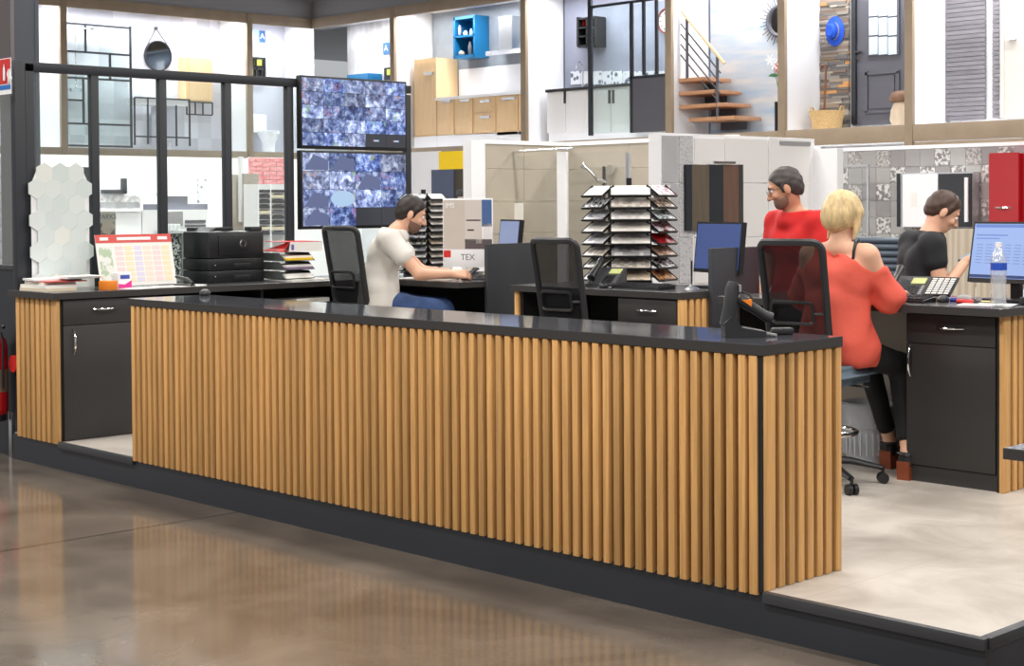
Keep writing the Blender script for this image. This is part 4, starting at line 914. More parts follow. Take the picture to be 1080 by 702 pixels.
def human(label, loc, rz, J, skin, top_m, leg_m, sex='m', hair_m=None, beard=None, hair='short', hands=(), sleeve=0.48, shoe_m=None, loose=0.012, glasses=False):
    t = thing('person', label, 'person', loc, rz)
    J = {k: (V3(*v) if not isinstance(v, (int, float)) and k not in ('hy',) else v) for k, v in J.items()}
    Rh = head_frame(*J['hy']) if isinstance(J['hy'], (tuple, list)) else np.eye(3)
    hc = J['head']; hp = lambda x, y, z: hc + Rh @ V3(x, y, z)
    B = Field(); g = 0.92 if sex == 'f' else 1.0
    pel, wai, che, nek = J['pelvis'], J['waist'], J['chest'], J['neck']
    rs = unit(J['shR'] - J['shL']); rh = unit(J['hipR'] - J['hipL'])
    def torso(f, e):
        for s in (-1, 1):
            f.cone(pel + rh * s * 0.078 * g, wai + rs * s * 0.058 * g, 0.105 * g + e, 0.088 * g + e, k=0.05)
            f.cone(wai + rs * s * 0.058 * g, che + rs * s * 0.075 * g, 0.088 * g + e, 0.098 * g + e, k=0.05)
            f.cone(che + rs * s * 0.07 * g, (J['shR'] if s > 0 else J['shL']) - rs * s * 0.02, 0.095 * g + e, 0.060 * g + e, k=0.04)
            f.cone(nek - V3(0, 0, 0.015), (J['shR'] if s > 0 else J['shL']) - rs * s * 0.03 + V3(0, 0, 0.012), 0.052 * g + e * 0.5, 0.045 * g + e, k=0.03)
    torso(B, 0.0)
    B.cone(nek - V3(0, 0, 0.02), hp(0, -0.02, -0.05), 0.054 * g, 0.050 * g, k=0.03)
    for s, q in ((1, 'R'), (-1, 'L')):
        B.cone(J['sh' + q], J['el' + q], 0.052 * g, 0.040 * g, k=0.03); B.cone(J['el' + q], J['wr' + q], 0.041 * g, 0.027 * g, k=0.02)
        B.cone(J['hip' + q], J['kn' + q], 0.085 * g, 0.058 * g, k=0.04); B.cone(J['kn' + q], J['an' + q], 0.056 * g, 0.036 * g, k=0.03)
        B.cone(J['an' + q], J['an' + q] + V3(0, 0, -0.03) + unit(J['toe' + q]) * 0.02, 0.034 * g, 0.03 * g, k=0.02)
        B.cone(J['an' + q] + V3(0, 0, -0.045), J['an' + q] + V3(0, 0, -0.055) + unit(J['toe' + q]) * 0.13, 0.03 * g, 0.022 * g, k=0.02)
    for (q, d, nr, th, cu) in hands: hand(B, J['wr' + q], d, nr, th, cu, sc_=0.93 if sex == 'f' else 1.0)
    # head
    B.ell(hp(0, -0.012, 0.030), (0.074, 0.094, 0.084), Rh, k=0.03); B.ell(hp(0, 0.022, -0.035), (0.060, 0.068, 0.083), Rh, k=0.03)
    B.ell(hp(0, 0.048, -0.088), (0.036, 0.036, 0.028), Rh, k=0.03)
    B.ell(hp(0, 0.078, 0.022), (0.045, 0.014, 0.010), Rh, k=0.015)
    for s in (-1, 1):
        B.ell(hp(s * 0.031, 0.101, 0.0), (0.018, 0.016, 0.012), Rh, k=0.012, op='-')
        B.ell(hp(s * 0.040, 0.070, -0.035), (0.022, 0.018, 0.018), Rh, k=0.02)
        B.ell(hp(s * 0.076, -0.008, -0.018), (0.010, 0.021, 0.033), Rh @ np.array(Matrix.Rotation(s * -0.35, 3, 'Z')), k=0.01)
    B.cone(hp(0, 0.088, 0.006), hp(0, 0.112, -0.036), 0.009, 0.013, k=0.012)
    for s in (-1, 1): B.ell(hp(s * 0.012, 0.098, -0.040), (0.010, 0.012, 0.008), Rh, k=0.008)
    B.cone(hp(-0.020, 0.086, -0.064), hp(0.020, 0.086, -0.064), 0.0075, k=0.006); B.cone(hp(-0.016, 0.085, -0.074), hp(0.016, 0.085, -0.074), 0.008, k=0.006)
    body = mesh_obj('body', B.mesh(0.0056), skin, t)
    for s in (-1, 1):
        e = MB().ball((0, 0, 0), 0.0115, 10).obj('eye', M['gloss_white'], t); e.location = Vector(hp(s * 0.031, 0.080, 0.0))
        p = MB().ball((0, 0, 0), 0.006, 8).obj('iris', M['black'], e); p.location = Vector(Rh @ V3(0, 0.0075, 0))
        b = MB().tube([hp(s * 0.016, 0.096, 0.019), hp(s * 0.034, 0.092, 0.025), hp(s * 0.048, 0.080, 0.019)], [0.0035, 0.004, 0.002], 6).obj('eyebrow', hair_m, t)
    if glasses:
        q = MB()
        for s in (-1, 1):
            q.tube([hp(s * 0.033 + 0.021 * math.cos(a * PI / 8), 0.110, -0.002 + 0.016 * math.sin(a * PI / 8)) for a in range(16)], 0.0016, 6, closed=True)
            q.tube([hp(s * 0.054, 0.108, 0.002), hp(s * 0.078, 0.06, 0.003), hp(s * 0.080, -0.005, -0.002)], 0.0016, 6)
        q.tube([hp(-0.012, 0.110, 0.002), hp(0.012, 0.110, 0.002)], 0.0016, 6); q.obj('glasses', M['black'], t)
    # hair
    H = Field(); n_ = Rh @ unit(V3(0, -0.62, 0.78))
    if hair == 'short':
        H.ell(hp(0, -0.013, 0.033), (0.0795, 0.100, 0.0895), Rh, k=0.02); H.ell(hp(0, -0.052, -0.015), (0.067, 0.060, 0.072), Rh, k=0.03)
        for s in (-1, 1): H.cone(hp(s * 0.070, 0.020, 0.03), hp(s * 0.070, 0.012, -0.02), 0.012, 0.008, k=0.02)
        H.ell(hp(0, 0.105, -0.030), (0.13, 0.088, 0.102), Rh, k=0.006, op='-'); H.cut(hp(0, -0.05, -0.070), Rh @ unit(V3(0, -0.25, 1)))
        mesh_obj('hair', H.mesh(0.0055, 0.0022, 120), hair_m, t)
    else:
        H.ell(hp(0, -0.018, 0.028), (0.092, 0.112, 0.100), Rh, k=0.03); H.ell(hp(0, -0.060, -0.035), (0.078, 0.066, 0.072), Rh, k=0.04)
        for s in (-1, 1): H.cone(hp(s * 0.076, 0.015, 0.02), hp(s * 0.082, 0.020, -0.115), 0.024, 0.012, k=0.03)
        H.cut(hp(0, 0.060, 0.0), Rh @ unit(V3(0, -0.93, 0.36)))
        mesh_obj('hair', H.mesh(0.0058, 0.0016, 70), hair_m, t)
    if beard:
        Q = Field(); Q.ell(hp(0, 0.026, -0.050), (0.0635, 0.0705, 0.074), Rh, k=0.02); Q.ell(hp(0, 0.050, -0.090), (0.043, 0.042, 0.034), Rh, k=0.02)
        Q.ell(hp(0, 0.10, -0.030), (0.034, 0.045, 0.030), Rh, k=0.01, op='-'); Q.cut(hp(0, 0.0, -0.048), Rh @ V3(0, -0.1, -1)); Q.cut(hp(0, 0.0, -0.05), Rh @ V3(0, 1, 0.15))
        mesh_obj('beard', Q.mesh(0.005, 0.001, 140), beard, t)
    # clothes
    S = Field()
    if sex == 'm':
        torso(S, loose + 0.004)
        S.cone(pel + V3(0, 0, -0.02), wai, 0.125 + loose, 0.105 + loose, k=0.05)
        for s in (-1, 1): S.cone(pel + rh * s * 0.08, pel + rh * s * 0.08 + V3(0, 0, 0.08), 0.130 + loose, 0.115 + loose, k=0.04)
        for q in 'RL': S.cone(J['sh' + q], J['sh' + q] + (J['el' + q] - J['sh' + q]) * sleeve, 0.060 + loose, 0.056 + loose, k=0.035)
        for s in 'RL':
            d = unit(J['el' + s] - J['sh' + s]); S.cut(J['sh' + s] + (J['el' + s] - J['sh' + s]) * sleeve, -d) if False else None
        S.cone(nek - rs * 0.045 + V3(0, 0.035, -0.055), nek + rs * 0.045 + V3(0, 0.035, -0.055), 0.044, k=0.05)
        S.cut(pel + V3(0, 0, -0.09), (0, 0, 1))
        S.cut(nek + V3(0, 0.0, 0.008), (0, -0.12, -1))
        mesh_obj('t_shirt', S.mesh(0.0075, 0.003), top_m, t)
    else:
        torso(S, 0.016)
        S.cone(wai + V3(0, -0.0, 0.02), pel + V3(0, 0.0, -0.02), 0.12, 0.145, k=0.06)
        for q in 'RL':
            a = J['sh' + q] + (J['el' + q] - J['sh' + q]) * 0.45
            S.cone(a, J['el' + q], 0.058, 0.076, k=0.03); S.cone(J['el' + q], J['el' + q] + (J['wr' + q] - J['el' + q]) * 0.45 + V3(0, 0, -0.01), 0.072, 0.062, k=0.03)
        for s, q in ((1, 'R'), (-1, 'L')):
            S.cone(wai + rs * s * 0.04, pel + rh * s * 0.09 + V3(0, 0.06, -0.03), 0.10, 0.132, k=0.05)
            S.ell(J['sh' + q] + rs * s * 0.025 + V3(0, 0, 0.02), (0.088, 0.13, 0.085), None, k=0.015, op='-')
        S.cut(pel + V3(0, 0, -0.11), (0, 0, 1)); S.cut(che + V3(0, 0, 0.135), (-0.28, 0.2, -1))
        mesh_obj('loose_top', S.mesh(0.0075, 0.0065, 42), top_m, t)
        for s, q in ((1, 'R'),):
            a = J['sh' + q] * 0.45 + nek * 0.55
            MB().tube([a + rs * s * 0.03 + V3(0, -0.066, -0.045), a + rs * s * 0.03 + V3(0, -0.062, -0.01), a + rs * s * 0.028 + V3(0, -0.035, 0.034), a + rs * s * 0.026 + V3(0, 0.0, 0.046), a + rs * s * 0.026 + V3(0, 0.045, 0.01)], 0.016, 8, flat=0.45).obj('shoulder_strap', M['black'], t)
    Lg = Field(); e = 0.016 if sex == 'm' else 0.007
    for s in (-1, 1): Lg.cone(pel + rh * s * 0.078 * g, pel + rh * s * 0.07 * g + V3(0, 0, 0.02), 0.104 * g + e, 0.10 * g + e, k=0.05)
    for q in 'RL':
        Lg.cone(J['hip' + q], J['kn' + q], 0.088 * g + e, 0.060 * g + e, k=0.04)
        Lg.cone(J['kn' + q], J['kn' + q] + (J['an' + q] - J['kn' + q]) * (0.97 if sex == 'm' else 0.80), 0.058 * g + e, 0.043 * g + e, k=0.03)
    mesh_obj('trousers' if sex == 'm' else 'leggings', Lg.mesh(0.008, 0.0035 if sex == 'm' else 0.0015), leg_m, t)
    for q in 'RL':
        d = unit(J['toe' + q]); a = J['an' + q]
        if sex == 'm':
            Sh = Field(); Sh.cone(a + V3(0, 0, -0.05) - d * 0.02, a + V3(0, 0, -0.058) + d * 0.15, 0.044, 0.036, k=0.02); Sh.cone(a + V3(0, 0, -0.02), a + V3(0, 0, -0.05), 0.046, 0.044, k=0.02); Sh.cut(a + V3(0, 0, -0.085), (0, 0, 1))
            mesh_obj('shoe', Sh.mesh(0.006), shoe_m or M['black'], t)
        else:
            sh_ = MB(); side = V3(-d[1], d[0], 0)
            base = a + V3(0, 0, -a[2])
            pr_ = [(-0.05, 0), (0.17, 0), (0.175, 0.02), (0.12, 0.035), (0.06, 0.065), (-0.01, 0.092), (-0.055, 0.095)]
            sh_.prism([base + d * x + V3(0, 0, z) - side * 0.034 for x, z in pr_], side * 0.068).obj('wedge_sole', M['wedge'], t)
            MB().tube([a - d * 0.044 - side * 0.02 + V3(0, 0, -0.01), a - d * 0.046 + side * 0.0 + V3(0, 0, -0.005), a - d * 0.03 + side * 0.036, a + d * 0.03 + side * 0.03 + V3(0, 0, 0.0), a + d * 0.042 + V3(0, 0, 0.01), a + d * 0.03 - side * 0.03, a - d * 0.02 - side * 0.037], 0.010, 8, closed=True, flat=0.5).obj('ankle_strap', M['black'], t)
            MB().tube([base + d * 0.10 - side * 0.034 + V3(0, 0, 0.05), base + d * 0.095 - side * 0.02 + V3(0, 0, 0.085), base + d * 0.09 + V3(0, 0, 0.10), base + d * 0.095 + side * 0.02 + V3(0, 0, 0.085), base + d * 0.10 + side * 0.034 + V3(0, 0, 0.05)], 0.018, 8, flat=0.35).obj('toe_strap', M['black'], t)
            hl = Field(); hl.cone(a + V3(0, 0, -0.055) - d * 0.008, a + V3(0, 0, -0.012) - d * 0.008, 0.046, 0.040, k=0.01); hl.cone(a + V3(0, 0, -0.055), a + V3(0, 0, -0.07) + d * 0.06, 0.042, 0.036, k=0.01); hl.cut(a + V3(0, 0, -0.055) - d * 0.0, (-d[0] * 0.35, -d[1] * 0.35, 1)); hl.cut(a + V3(0, 0, 0.006), (0, 0, -1))
            mesh_obj('heel_counter', hl.mesh(0.005), M['black'], t)
    return t
M['skin'] = mat('skin', srgb(222, 172, 144), 0.5, spec=0.35); M['skin'].node_tree.nodes['Principled BSDF'].inputs['Subsurface Weight'].default_value = 0.0
M['skin_tan'] = mat('tanned_skin', srgb(206, 150, 120), 0.5, spec=0.35)
M['hair_dark'] = mat('dark_brown_hair', srgb(42, 32, 28), 0.55, noise=(60, 0.3, (1, 1, 1)))
M['hair_grey'] = mat('dark_grey_hair', srgb(66, 60, 58), 0.55, noise=(60, 0.3, (1, 1, 1)))
M['hair_brown'] = mat('brown_hair', srgb(72, 52, 42), 0.55, noise=(60, 0.3, (1, 1, 1)))
M['hair_blond'] = mat('blond_hair', srgb(206, 180, 132), 0.5, noise=(30, 0.3, (2, 2, 0.5)))
M['beard'] = mat('short_beard', srgb(122, 94, 80), 0.8)
M['beard2'] = mat('grey_brown_beard', srgb(140, 106, 90), 0.8)
M['tee_white'] = mat('white_cotton', srgb(222, 217, 209), 0.85); M['tee_red'] = mat('red_cotton', srgb(214, 36, 36), 0.8); M['tee_black'] = mat('black_cotton', srgb(28, 29, 34), 0.8)
M['coral'] = mat('coral_fabric', srgb(218, 88, 70), 0.75, bump=(40, 0.2, (1, 1, 1))); M['jeans'] = mat('blue_denim', srgb(54, 78, 122), 0.85, noise=(14, 0.2, (1, 1, 1))); M['dark_trousers'] = mat('dark_trousers', srgb(48, 50, 58), 0.85)
M['leggings'] = mat('black_leggings', srgb(20, 20, 22), 0.8); M['wedge'] = mat('brown_wedge_leather', srgb(134, 66, 38), 0.45)
z0 = V3(0, 0, 0)
# woman seen from behind at the right desk
human('blond woman in a coral cold-shoulder top sitting at the right desk with her back turned', (-1.13, 2.04, P), math.radians(10),
      dict(pelvis=(0, 0, 0.695), waist=(0, 0.035, 0.85), chest=(0, 0.07, 1.035), neck=(0, 0.085, 1.195), head=(0.0, 0.13, 1.345), hy=(math.radians(-14), math.radians(-18)),
           shR=(0.165, 0.07, 1.145), shL=(-0.165, 0.07, 1.145), elR=(0.235, 0.15, 0.93), elL=(-0.235, 0.16, 0.93), wrR=(0.16, 0.40, 0.945), wrL=(-0.10, 0.41, 0.945),
           hipR=(0.09, 0.03, 0.67), hipL=(-0.09, 0.03, 0.67), knR=(0.19, 0.39, 0.57), knL=(-0.02, 0.47, 0.58), anR=(0.27, 0.30, 0.135), anL=(0.06, 0.58, 0.135), toeR=(0.1, 1, 0), toeL=(0.15, 1, 0)),
      M['skin'], M['coral'], M['leggings'], 'f', M['hair_blond'], None, 'bob', hands=[('R', (0.05, 1, -0.05), (0, 0, -1), (-1, 0, 0), 0.35), ('L', (0.05, 1, -0.05), (0, 0, -1), (1, 0, 0), 0.35)])
# man in white at the first desk
human('dark haired bearded man in a white t-shirt leaning on the first desk', (-5.00, 2.08, P), math.radians(-40),
      dict(pelvis=(0, 0.13, 0.745), waist=(0, 0.13, 0.92), chest=(0, 0.18, 1.09), neck=(0, 0.25, 1.245), head=(0.0, 0.355, 1.36), hy=(math.radians(4), math.radians(-22)),
           shR=(0.19, 0.20, 1.19), shL=(-0.19, 0.20, 1.19), elR=(0.27, 0.40, 0.955), elL=(-0.22, 0.42, 0.955), wrR=(0.17, 0.63, 0.945), wrL=(-0.04, 0.62, 0.945),
           hipR=(0.09, 0.16, 0.73), hipL=(-0.09, 0.16, 0.73), knR=(0.15, 0.56, 0.70), knL=(-0.10, 0.56, 0.70), anR=(0.13, 0.48, 0.30), anL=(-0.08, 0.48, 0.30), toeR=(0.1, 1, 0), toeL=(-0.1, 1, 0)),
      M['skin'], M['tee_white'], M['jeans'], 'm', M['hair_dark'], M['beard'], hands=[('R', (-0.25, 1, 0.0), (-0.7, 0, -0.7), (-0.5, 0.0, 0.8), 0.6), ('L', (0.5, 1, 0), (0, 0, -1), (1, 0, 0), 0.4)], loose=0.016)
# man in red standing beyond the desks
human('bearded man with glasses in a red t-shirt standing behind the desks', (-2.295, 3.40, 0), math.radians(165),
      dict(pelvis=(0, 0, 0.95), waist=(0, 0.0, 1.10), chest=(0, 0.03, 1.30), neck=(0, 0.065, 1.485), head=(0.0, 0.13, 1.635), hy=(math.radians(-38), math.radians(-20)),
           shR=(0.20, 0.03, 1.425), shL=(-0.20, 0.03, 1.425), elR=(0.245, 0.05, 1.13), elL=(-0.27, 0.02, 1.13), wrR=(0.17, 0.19, 0.94), wrL=(-0.25, 0.16, 0.92),
           hipR=(0.095, 0, 0.92), hipL=(-0.095, 0, 0.92), knR=(0.10, 0.02, 0.50), knL=(-0.10, 0.02, 0.50), anR=(0.11, -0.02, 0.085), anL=(-0.11, -0.02, 0.085), toeR=(0.2, 1, 0), toeL=(-0.2, 1, 0)),
      M['skin_tan'], M['tee_red'], M['dark_trousers'], 'm', M['hair_grey'], M['beard2'], hands=[('L', (0.0, 0.3, -1), (1, 0, 0), (0.2, 1, 0.3), 0.3), ('R', (-0.1, 0.3, -1), (-1, 0, 0), (0, 1, 0.3), 0.3)], loose=0.014, glasses=True).scale = (1.025, 1.025, 1.025)
# man in black looking at his phone
human('brown haired man in a black t-shirt looking down at his phone behind the right desk', (-1.62, 3.61, 0), math.radians(-38),
      dict(pelvis=(0, 0, 0.89), waist=(0, 0.01, 1.03), chest=(0, 0.03, 1.22), neck=(0, 0.08, 1.395), head=(0.0, 0.165, 1.525), hy=(math.radians(-8), math.radians(-34)),
           shR=(0.178, 0.03, 1.325), shL=(-0.178, 0.03, 1.325), elR=(0.225, 0.07, 1.06), elL=(-0.23, 0.02, 1.05), wrR=(0.08, 0.27, 1.225), wrL=(-0.20, 0.16, 0.90),
           hipR=(0.095, 0, 0.86), hipL=(-0.095, 0, 0.86), knR=(0.10, 0.02, 0.47), knL=(-0.10, 0.02, 0.47), anR=(0.11, -0.02, 0.085), anL=(-0.11, -0.02, 0.085), toeR=(0.2, 1, 0), toeL=(-0.2, 1, 0)),
      M['skin'], M['tee_black'], M['dark_trousers'], 'm', M['hair_brown'], None, hands=[('R', (-0.15, 0.9, 0.45), (-0.6, -0.3, 0.8), (-0.6, 0.3, 0.7), 0.75), ('L', (0, 0.3, -1), (1, 0, 0), (0, 1, 0.3), 0.3)], loose=0.012, sleeve=0.36)
mp = thing('smartphone', 'black smartphone held in the hand of the man in black', 'phone', (-1.385, 3.825, 1.262), math.radians(-38))
PM = Matrix.Rotation(math.radians(30), 4, 'X')
MB().box((-0.036, -0.075, 0.0), (0.036, 0.075, 0.009), PM).obj('case', M['black'], mp); MB().box((-0.032, -0.066, 0.009), (0.032, 0.066, 0.0096), PM).obj('display', emis('phone_screen', srgb(150, 190, 205), 0.9), mp)
# customer chair with ribbed blue-grey back beyond the woman's desk
rc = thing('customer_chair', 'blue-grey ribbed customer chair behind the right desk', 'chair', (-2.36, 4.13, 0), math.radians(186))
for k in range(17):
    z = 0.62 + 0.044 * k
    MB().tube([(-0.26, -0.25 + 0.06, z), (-0.14, -0.26 - 0.01 * k * 0.3, z), (0.14, -0.26 - 0.01 * k * 0.3, z), (0.26, -0.25 + 0.06, z)], 0.0235, 10, flat=1.0).obj('back_rib', M['ribgrey'], rc)
rbox('seat', (-0.26, -0.22, 0.50), (0.26, 0.26, 0.60), M['ribgrey'], rc, 0.03)
MB().lathe([(0.24, 0), (0.24, 0.012), (0.03, 0.03), (0.03, 0.50)], n=24).obj('pedestal', M['chrome'], rc)

# the desk row stands a little further back than first measured
for o in list(COL.objects):
    if o.parent is None and o.type != 'CAMERA' and o.type != 'LIGHT' and not o.name.startswith(('floor', 'trim', 'ceiling', 'glass_screen', 'wall')) and 1.8 < o.location.y < 4.2 and -5.35 < o.location.x < 0.6 and o.location.z < 3: o.location.y += 0.045
# ================================================================== GALLERY OF SHOW BAYS (upper floor, behind)
XW = -14.0; YF = 15.0; YB = 15.92; XL = GY(330, 160, YF).x; ZG = 2.68; ZT = 5.42
def ybox(name, u0, v0, u1, v1, Y, dep, m, parent=None, bev=0.0):
    """box seen at pixels u0..u1, v0..v1 on the plane Y, dep thick towards the viewer"""
    um = (u0 + u1) / 2; fz = v1 == 'f'; vm = v0 + 20 if fz else (v0 + v1) / 2; Q = Y - dep
    return box(name, (GY(u0, vm, Q).x, Q, 0.0 if fz else GY(um, v1, Q).z), (GY(u1, vm, Q).x, Y, GY(um, v0, Q).z), m, parent, bev)
def xbox(name, u0, v0, u1, v1, X, dep, m, parent=None, bev=0.0):
    um = (u0 + u1) / 2; fz = v1 == 'f'; vm = v0 + 20 if fz else (v0 + v1) / 2; Q = X + dep
    return box(name, (X, GX(u0, vm, Q).y, 0.0 if fz else GX(um, v1, Q).z), (Q, GX(u1, vm, Q).y, GX(um, v0, Q).z), m, parent, bev)
WI = [0]
def wall(lo, hi, m):
    WI[0] += 1; return struct(box('wall_bay_%d' % WI[0], lo, hi, m))
TI = [5]
def beam(lo, hi):
    TI[0] += 1; return struct(box('trim_%d' % TI[0], lo, hi, M['beam'], None, 0.004))
px = [GY(u, 120, YF).x for u in (417, 555, 708, 827, 961)] + [GY(961, 120, YF).x + 4.2]
PW = 0.13
names = 'DEFGH'
# floors, beams, posts (rear row runs along x; left row along y)
struct(box('floor_gallery', (XL - 1.0, YF, ZG - 0.22), (px[5], YB + 0.05, ZG - 0.004), M['white']))
struct(box('floor_gallery', (XL - 1.0, 4.0, ZG - 0.22), (XL, YF, ZG - 0.004), M['white']))
beam((XL, YF - 0.06, ZG - 0.24), (px[5], YF, ZG)); beam((XL, 4.0, ZG - 0.24), (XL + 0.06, YF - 0.06, ZG))
beam((XL, YF - 0.06, ZT - 0.20), (px[5], YF, ZT)); beam((XL, 4.0, ZT - 0.20), (XL + 0.06, YF - 0.06, ZT))
beam((px[4] + PW / 2, YF - 0.05, ZG - 0.46), (px[5], YF, ZG - 0.25))
for x in px[:5]: beam((x - PW / 2, YF - 0.075, 2.35 if x > -10 else ZG - 0.24), (x + PW / 2, YF - 0.005, ZT))
yl = [GX(u, 100, XL).y for u in (66, 262)]
for y in yl: beam((XL, y - PW / 2, ZG - 0.24), (XL + 0.075, y + PW / 2, ZT))
box_f = struct(box('wall_fascia_rear', (XL - 1.0, YF - 0.02, ZT), (px[5], YF + 0.2, 6.6), M['grey'])); struct(box('wall_fascia_left', (XL - 0.2, 4.0, ZT), (XL + 0.02, YF, 6.6), M['grey']))
struct(box('ceiling_gallery', (XL - 1.0, YF, ZT - 0.06), (px[5], YB + 0.1, ZT), M['white'])); struct(box('ceiling_gallery', (XL - 1.0, 4.0, ZT - 0.06), (XL, YF, ZT), M['white']))
wood_pale = two_tone('washed_plank_panel', srgb(160, 178, 196), srgb(204, 198, 192), 'noise', 2.2, 0.52, 0.6, (0.5, 1, 3), 0.16)
marble = two_tone('pale_veined_panel', srgb(196, 194, 194), srgb(230, 230, 234), 'noise', 2.6, 0.48, 0.5, (1.4, 1, 0.7), 0.12)
pat_w = two_tone('white_relief_tile', srgb(196, 197, 206), srgb(226, 226, 234), 'cells', 3.2, 0.5, 0.4, (1, 1, 1), 0.4)
walls_m = [M['concrete_wall'], M['concrete_lilac'], wood_pale, M['white'], M['white']]
# rear row back walls and side walls
edges = [XL] + px
wm = [marble] + walls_m
for i in range(6):
    wall((edges[i] + (0.0 if i == 0 else 0.07), YB, ZG), (edges[i + 1] + 0.03, YB + 0.05, ZT - 0.06), wm[i])
    if i: wall((edges[i] - 0.03, YF, ZG), (edges[i] + 0.03, YB, ZT - 0.06), M['white'])
wall((XL - 0.95, YF, ZG), (XL, YF + 0.05, ZT - 0.06), M['white'])
# left row: back wall x = XL-0.95, partition between the two bays, far side wall
XB = XL - 0.95
wall((XB - 0.05, 4.0, ZG), (XB, yl[1], ZT - 0.06), pat_w); wall((XB - 0.05, yl[1], ZG), (XB, YF, ZT - 0.06), M['lilac'])
wall((XB, yl[1] - 0.03, ZG), (XL, yl[1] + 0.03, ZT - 0.06), M['white']); wall((XB, yl[0] - 0.03, ZG), (XL, yl[0] + 0.03, ZT - 0.06), M['white'])
# bay lamps: slim light bars under the bay ceilings
def bay_lamp(x0, x1, y0, y1, power):
    t = thing('bay_light_bar', 'slim light bar under the ceiling of a gallery show bay', 'light bar', ((x0 + x1) / 2, (y0 + y1) / 2, ZT - 0.13), 0, 'gallery light bars')
    box('housing', (x0, y0, ZT - 0.10), (x1, y1, ZT - 0.06), M['white'], t)
    area('bay_light', ((x0 + x1) / 2, (y0 + y1) / 2, ZT - 0.11), x1 - x0, y1 - y0, power, col=(0.95, 0.97, 1.0))
for i in range(6):
    a, b = edges[i] + 0.25, edges[i + 1] - 0.2
    bay_lamp(a, b, YF + 0.1, YF + 0.3, 29 * (b - a))
for (a, b) in ((4.4, yl[0] - 0.2), (yl[0] + 0.2, yl[1] - 0.2), (yl[1] + 0.2, YF - 0.2)): bay_lamp(XL - 0.35, XL - 0.12, a, b, 29 * (b - a))
# ---- bay A (left row): shower screen, mirror, console, cabinet
XA = XL - 0.85
sa = thing('shower_screen', 'black grid framed shower screen in the left gallery bay', 'shower screen', (XA + 0.3, GX(100, 140, XA + 0.3).y, ZG))
X_ = XA + 0.3
def bar(u0, v0, u1, v1, X=X_, r=0.018, par=sa, nm='frame_bar', m='frame'):
    a = GX(u0, v0, X); b = GX(u1, v1, X); q = MB()
    if abs(u1 - u0) > abs(v1 - v0): z = (a.z + b.z) / 2; q.box((X - r, a.y, z - r), (X + r, b.y, z + r))
    else: y = (a.y + b.y) / 2; q.box((X - r, y - r, min(a.z, b.z)), (X + r, y + r, max(a.z, b.z)))
    return q.obj(nm, M[m], par, rel=False)
for l in ((68, 25, 138, 29), (68, 54, 138, 58), (68, 82, 138, 85), (68, 105, 88, 106), (68, 130, 138, 132), (68, 153.5, 138, 154.5), (138, 28, 138, 156), (90, 26, 90, 54), (116, 56, 116, 84), (88, 83, 88, 130), (69, 24, 69, 155)): bar(*l)
xbox('pane', 69, 26, 138, 151, X_, 0.006, M['glass'], sa)
shw = thing('shower_set', 'chrome rain shower column behind the grid shower screen', 'shower', (XA, GX(79, 80, XA).y, ZG + 1))
a = GX(79, 30, XA); b = GX(79, 95, XA); MB().tube([(XA, a.y, a.z), (XA, a.y, b.z)], 0.014, 8).obj('riser_rail', M['chrome'], shw, rel=False)
MB().tube([(XA, a.y, a.z), (XA + 0.3, a.y + 0.1, a.z)], 0.012, 8).obj('arm', M['chrome'], shw, rel=False); MB().lathe([(0.13, 0), (0.13, 0.02), (0.02, 0.04)], c=(XA + 0.3, a.y + 0.1, a.z - 0.04), n=20).obj('rain_head', M['chrome'], shw, rel=False)
MB().box((XA - 0.03, a.y - 0.15, b.z - 0.03), (XA + 0.05, a.y + 0.15, b.z + 0.03)).obj('mixer', M['chrome'], shw, rel=False)
mr = thing('round_mirror', 'round mirror hanging from a strap in the left gallery bay', 'mirror', GX(166, 60, XB + 0.02))
c = GX(166, 59, XB + 0.03); rr = 0.30
MB().lathe([(rr, 0), (rr, 0.05), (rr - 0.02, 0.05), (rr - 0.02, 0.03)], c=c, axis='x', n=36).obj('rim', M['frame'], mr, rel=False)
MB().lathe([(0.0, 0.035), (rr - 0.02, 0.035)], c=c, axis='x', n=36, cap=False).obj('mirror_glass', mat('mirror_silver', (0.25, 0.28, 0.31, 1), 0.05, 1.0), mr, rel=False)
kt = GX(164, 30, XB + 0.05); MB().lathe([(0.035, 0), (0.035, 0.04)], c=kt, axis='x', n=14).obj('peg', M['frame'], mr, rel=False)
for s in (-1, 1): MB().tube([kt + Vector((0.02, 0, 0)), (c.x + 0.03, c.y + s * 0.26, c.z + 0.16)], 0.012, 6).obj('strap', M['dgrey'], mr, rel=False)
co = thing('console_frame', 'thin black metal washstand frame with white top in the left gallery bay', 'washstand', (XA + 0.25, GX(170, 130, XA).y, ZG))
for l in ((142, 103, 200, 105), (142, 144, 200, 145), (142, 103, 142, 153), (200, 105, 200, 154), (156, 103, 156, 152), (186, 111, 186, 154)): bar(*l, X=XA + 0.4, r=0.014, par=co, nm='frame_bar')
xbox('basin_top', 144, 104, 198, 111, XA, 0.4, M['gloss_white'], co); xbox('towel_panel', 160, 112, 185, 150, XA, 0.02, M['lilac'], co)
wc = thing('wall_cabinet', 'light oak wall cabinet above the wire shelf in the left gallery bay', 'cabinet', GX(210, 107, XB))
xbox('body', 196, 61, 223, 107, XB, 0.28, M['oak2'], wc); xbox('door', 200, 62, 224, 106, XB + 0.281, 0.018, M['oak2'], wc)
wsf = thing('wire_shelf', 'black wire shelf under the oak wall cabinet', 'shelf', GX(210, 121, XB))
for l in ((197, 108, 224, 108), (197, 121, 224, 121), (197, 108, 197, 121), (224, 108, 224, 121), (206, 108, 206, 121), (214, 108, 214, 121)): bar(*l, X=XB + 0.28, r=0.012, par=wsf, nm='wire')
